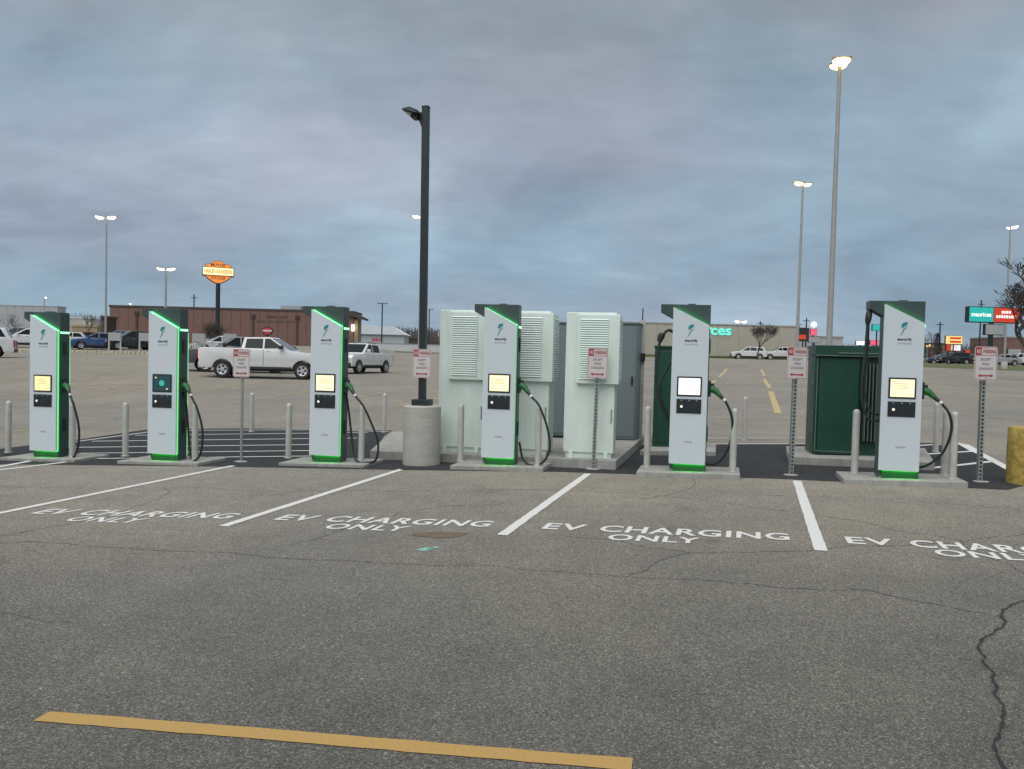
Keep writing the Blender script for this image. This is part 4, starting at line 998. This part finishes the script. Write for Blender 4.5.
# teal and red shopping sign
y = 76; p = stand(990, y); zc_ = zat(990, 314.8, y) - p.z; sw = 51.5 / F * y; sh = 14.2 / F * y; s0 = -sw * .478
t = thing('store_sign', 'wide teal and red lit sign above a blank grey board, right', 'sign', p, R(4))
MB().box(-.18,.18,0,.3,0,zc_-sh/2).build('post', M_bpole, t, .02)
MB().box(s0-.08, s0+sw+.08, -.05, .5, zc_-sh/2-.08, zc_+sh/2+.08).build('cabinet', M_bpole, t, .02)
MB().box(s0, s0+sw*.485, -.07, -.05, zc_-sh/2, zc_+sh/2).build('teal_face', M_tealsign, t); MB().box(s0+sw*.495, s0+sw, -.07, -.05, zc_-sh/2, zc_+sh/2).build('red_face', M_redsign, t)
front_text('maurices', s0+sw*.243, zc_, sw*.40, sh*.30, -.075, M_whitesign, t, 'lettering', .03)
rnd = random.Random(4)
for r_, (n, x0, zz_) in enumerate([(4, .65, .20), (8, .545, -.12)]):
    for k in range(n): MB().box(s0+sw*(x0+k*.050), s0+sw*(x0+k*.050+.036), -.078, -.072, zc_+sh*zz_-.12, zc_+sh*zz_+.12+.06*rnd.random()).build('letter', M_whitesign, t)
zc2 = zat(990, 329.5, y) - p.z
MB().box(-.75, 1.25, -.04, .3, zc2-.55, zc2+.55).build('reader_board_frame', M_bpole, t, .02); MB().box(-.68, 1.18, -.06, -.04, zc2-.48, zc2+.48).build('reader_board', M_signgrey, t)
def boxsign(u, y, v0, v1, wpx, m, label, extra=None, frame=M_bpole):
    p = stand(u, y); zt_ = zat(u, v0, y) - p.z; zb_ = zat(u, v1, y) - p.z; w = wpx / F * y
    t = thing('pole_sign', label, 'sign', p, 0)
    MB().tube([(0,.15,0),(0,.15,zb_)], .1, 8).build('pole', M_bpole, t)
    MB().box(-w/2-.05, w/2+.05, 0, .3, zb_-.05, zt_+.05).build('cabinet', frame, t, .01)
    MB().box(-w/2, w/2, -.02, 0, zb_, zt_).build('sign_face', m, t)
    return t, w, zb_, zt_
t, w, zb_, zt_ = boxsign(953, 120, 336, 344, 16.5, M_yelsign, 'yellow lit sign with red lettering bars, right of the last charger')
for k in range(2): MB().box(-w*.25, w*.42, -.03, -.021, zb_+.2+k*.55, zb_+.5+k*.55).build('lettering_bar', M_redsign, t)
boxsign(955, 121, 345, 350.5, 9.5, M_whitesign, 'small white lit sign below the yellow one')
t, w, zb_, zt_ = boxsign(948, 105, 344.5, 350.5, 4.5, M_redsign, 'small red stop sign below the yellow lit sign')
boxsign(876, 110, 324.5, 330.5, 9.5, M_tealsign, 'teal sign seen between last charger and its hanging cable')
t, w, zb_, zt_ = boxsign(802.5, 112, 328, 341, 10.5, M_trim, 'black sign with red mark right of the tan store')
MB().box(-w*.42, w*.25, -.04, -.021, zb_+.25, zb_+.9).build('red_mark', M_redsign, t)
t, w, zb_, zt_ = boxsign(812.5, 118, 329, 335, 6, M_pinksign, 'white ball sign with red panel above the transformer')
MB().lathe([(.02,zt_+.05),(.42,zt_+.35),(.5,zt_+.65),(.38,zt_+.95),(.05,zt_+1.15)], 14).build('ball', M_whitesign, t, 0, True)
boxsign(814, 112, 337, 342.5, 12, M_signgrey, 'grey blank sign above the transformer left corner')
boxsign(860, 125, 341, 345, 9, M_whitesign, 'small lit white sign above the transformer')
boxsign(873.5, 118, 340.5, 345, 8, M_pinksign, 'pink lit sign low beside the last charger cable')
boxsign(929, 128, 344.5, 347, 7, M_yelsign, 'thin yellow lit sign right of the last charger')
boxsign(967, 112, 350, 354.5, 4.5, M_redsign, 'small red sign left of the rightmost parking sign post')
boxsign(1014, 112, 349, 355, 13, M_signgrey, 'grey board near the right bare tree')
# signboards in the dealer lot
for u, lab in [(114.5,'first grey board on posts from the left, before the blue car'), (145,'grey board on posts right of the black parked car'), (198.5,'grey board on posts left of the dark shrub'), (229.5,'grey board on posts above the dark grey pickup')]:
    y = 64; p = stand(u, y); t = thing('board_sign', lab, 'sign', p, 0, 'grey boards on posts'); w = .48
    zt_ = zat(u, 332.5 + (u - 114) * .012, y) - p.z
    for x in (-w, w): MB().box(x-.05, x+.05, 0, .1, 0, zt_).build('post', M_galv, t)
    MB().box(-w, w, -.04, 0, zt_-.68, zt_).build('board', M_signgrey, t, .005)
# pale kerb blocks along the dealer lot
kb = struct(bpy.data.objects.new('kerb', None)); col.objects.link(kb); kb['label'] = 'kerb of pale blocks along the far lot'
M_kerb = mat('pale_kerb', (.46, .41, .30), .9, 0, .2, 2); src = None; rnd = random.Random(3)
for k in range(46):
    u = 8 + k * 4.35; p = stand(u, 60.5)
    if src is None: src = MB().box(-.13,.13,-.12,.12,-.05,.16).build('kerb_block', M_kerb, kb, .03); o = src
    else: o = inst(src, kb)
    o.location = p; o.rotation_euler = (0, 0, rnd.uniform(-.3, .3)); o.scale = (rnd.uniform(.8, 1.35), 1, rnd.uniform(.7, 1.2))

# ------------------------------------------------------------------ grass, trees
M_grass = mat('winter_grass', (.085, .105, .03), .95, 0, .3, 2.0, .5, 20)
for pts, nm in [([stand(600,119.5), stand(812,119.5), stand(812,125.4), stand(600,125.4)], 0), ([stand(920,86), stand(1060,80), stand(1100,98), stand(920,104)], 1), ([stand(395,96), stand(445,96), stand(445,101), stand(395,101)], 2)]:
    o = sheet(pts, .02, 'grass_verge', M_grass, None, 2.0) if nm else MB().add([(p.x, p.y, p.z - .3) for p in pts] + [(p.x, p.y, p.z + .40) for p in pts], [(4,5,6,7),(0,1,5,4),(1,2,6,5),(2,3,7,6),(3,0,4,7)]).build('grass_verge', M_grass); struct(o); o['label'] = ['grass strip at the foot of the tan store', 'green grass verge at right beyond the lot', 'grass patch beside the low white wall'][nm]
M_bark = mat('bare_bark', (.075, .06, .05), .9, 0, .2, 6)
M_twig = mat('bare_twigs', (.065, .055, .05), .9, 0, .2, 6)
def bare_tree(p, h, label, seed, spread=.5, depth=5, r=.12, name='bare_tree', cat='tree', group=None, stems=1, rmin=.006):
    rnd = random.Random(seed); t = thing(name, label, cat, p, 0, group); tr, tw = MB(), MB()
    def grow(a, d, L, r, lev):
        pts = [a]; dd = d.copy(); q = a
        for k in range(3):
            dd = (dd + Vector((rnd.uniform(-1,1), rnd.uniform(-1,1), rnd.uniform(-.2,.6))) * .16).normalized(); q = q + dd * L / 3; pts.append(q)
        (tr if lev < 2 else tw).tube(pts, [max(rmin, q_) for q_ in (r, r*.88, r*.76, r*.62)], 6 if lev < 2 else 4, False)
        if lev >= depth: return
        for k in range(rnd.choice((2, 3, 3)) if lev else 4):
            ax = Vector((rnd.uniform(-1,1), rnd.uniform(-1,1), rnd.uniform(-.1,.5))).normalized()
            nd = (dd * (1 - spread) + ax * spread * 1.25 + Vector((0,0,.12))).normalized()
            grow(pts[rnd.choice((2, 3, 3))], nd, L * rnd.uniform(.60, .85), r * rnd.uniform(.5, .68), lev + 1)
    for s in range(stems):
        d0 = Vector((rnd.uniform(-.3,.3), rnd.uniform(-.3,.3), 1)).normalized() if stems > 1 else Vector((rnd.uniform(-.05,.05), 0, 1)).normalized()
        grow(Vector((0,0,-.1)), d0, h * .30, r, 0)
    tr.build('trunk', M_bark, t, 0, True); tw.build('crown', M_twig, t)
    return t
bare_tree(stand(757.5, 104), 5.6, 'round bare tree in front of the two white vehicles', 3, .57, 7, .11, rmin=.013)
bare_tree(stand(1034, 58), 9.3, 'large bare tree with dark branches at the right edge', 14, .56, 7, .28, rmin=.024)
bare_tree(stand(88, 110), 5.0, 'slender bare tree beyond the maroon car', 21, .42, 5, .08)
bare_tree(stand(12, 110), 4.2, 'small bare tree before the far grey warehouse', 33, .5, 5, .07)
bare_tree(stand(216, 78), 3.4, 'dense dark leafless shrub at the foot of the orange sign pole', 41, .55, 5, .05, 'shrub', 'shrub', None, 7)
bare_tree(stand(930, 120), 6, 'bare tree just right of the last charger top', 51, .5, 5, .10)
bare_tree(stand(970, 128), 5, 'bare tree between the yellow and the teal signs', 57, .5, 5, .10)
M_ever = mat('dark_evergreen', (.02, .035, .018), .9, 0, .3, 3)
def conifer(u, y, v, label):
    p = stand(u, y); h = zat(u, v, y) - p.z; t = thing('evergreen_tree', label, 'tree', p); rnd = random.Random(int(u))
    MB().tube([(0,0,0),(0,0,h)], [.18,.03], 6).build('trunk', M_bark, t)
    mb = MB()
    for k in range(900):
        f = rnd.random() ** .8; z = h * (.08 + .92 * f); rr = h * .22 * (1 - f) * rnd.uniform(.5, 1.1) + .08; a = rnd.uniform(0, 6.28)
        c = Vector((rr*math.cos(a), rr*math.sin(a), z)); s = rnd.uniform(.12, .3)
        e1 = Vector((rnd.uniform(-1,1), rnd.uniform(-1,1), rnd.uniform(-1,1))).normalized() * s; e2 = Vector((rnd.uniform(-1,1), rnd.uniform(-1,1), rnd.uniform(-1,1))).normalized() * s
        mb.add([c, c + e1, c + e1 * .5 + e2], [(0,1,2)])
    mb.build('crown', M_ever, t)
conifer(936.5, 135, 333, 'small dark evergreen beyond the last charger')
# far wood along the horizon
def far_wood():
    rnd = random.Random(17); mb = MB()
    for u0, u1, y, vt, n in [(345, 440, 330, 326, 700), (55, 110, 330, 313, 260), (800, 1080, 360, 343, 1500), (-60, 20, 300, 318, 200)]:
        for k in range(n):
            u = rnd.uniform(u0, u1); yy = y * rnd.uniform(.95, 1.1); p = stand(u, yy); h = max(2, (zat(u, vt, yy) - p.z) * rnd.uniform(.55, 1.0))
            for j in range(3):
                b = p + Vector((rnd.uniform(-1,1), 0, 0)); top = b + Vector((rnd.uniform(-1.2,1.2), rnd.uniform(-1,1), h * rnd.uniform(.8, 1.05))); w = rnd.uniform(.10, .3)
                mb.add([b, b + Vector((w*1.5, 0, 0)), top + Vector((w*.4,0,0)), top], [(0,1,2,3)])
            for j in range(5):
                c = p + Vector((rnd.uniform(-2.2,2.2), rnd.uniform(-1,1), h * rnd.uniform(.3, .92))); s = rnd.uniform(.3, .9)
                mb.add([c, c + Vector((s, rnd.uniform(-.3,.3), rnd.uniform(-.5,.5))), c + Vector((rnd.uniform(-.4,.4), rnd.uniform(-.3,.3), s))], [(0,1,2)])
    o = mb.build('far_wood', mat('far_wood_twigs', (.10, .09, .085), .95, 0, .3, .3), None)
    o['kind'] = 'stuff'; o['label'] = 'far leafless wood along the horizon'; o['category'] = 'trees'
far_wood()
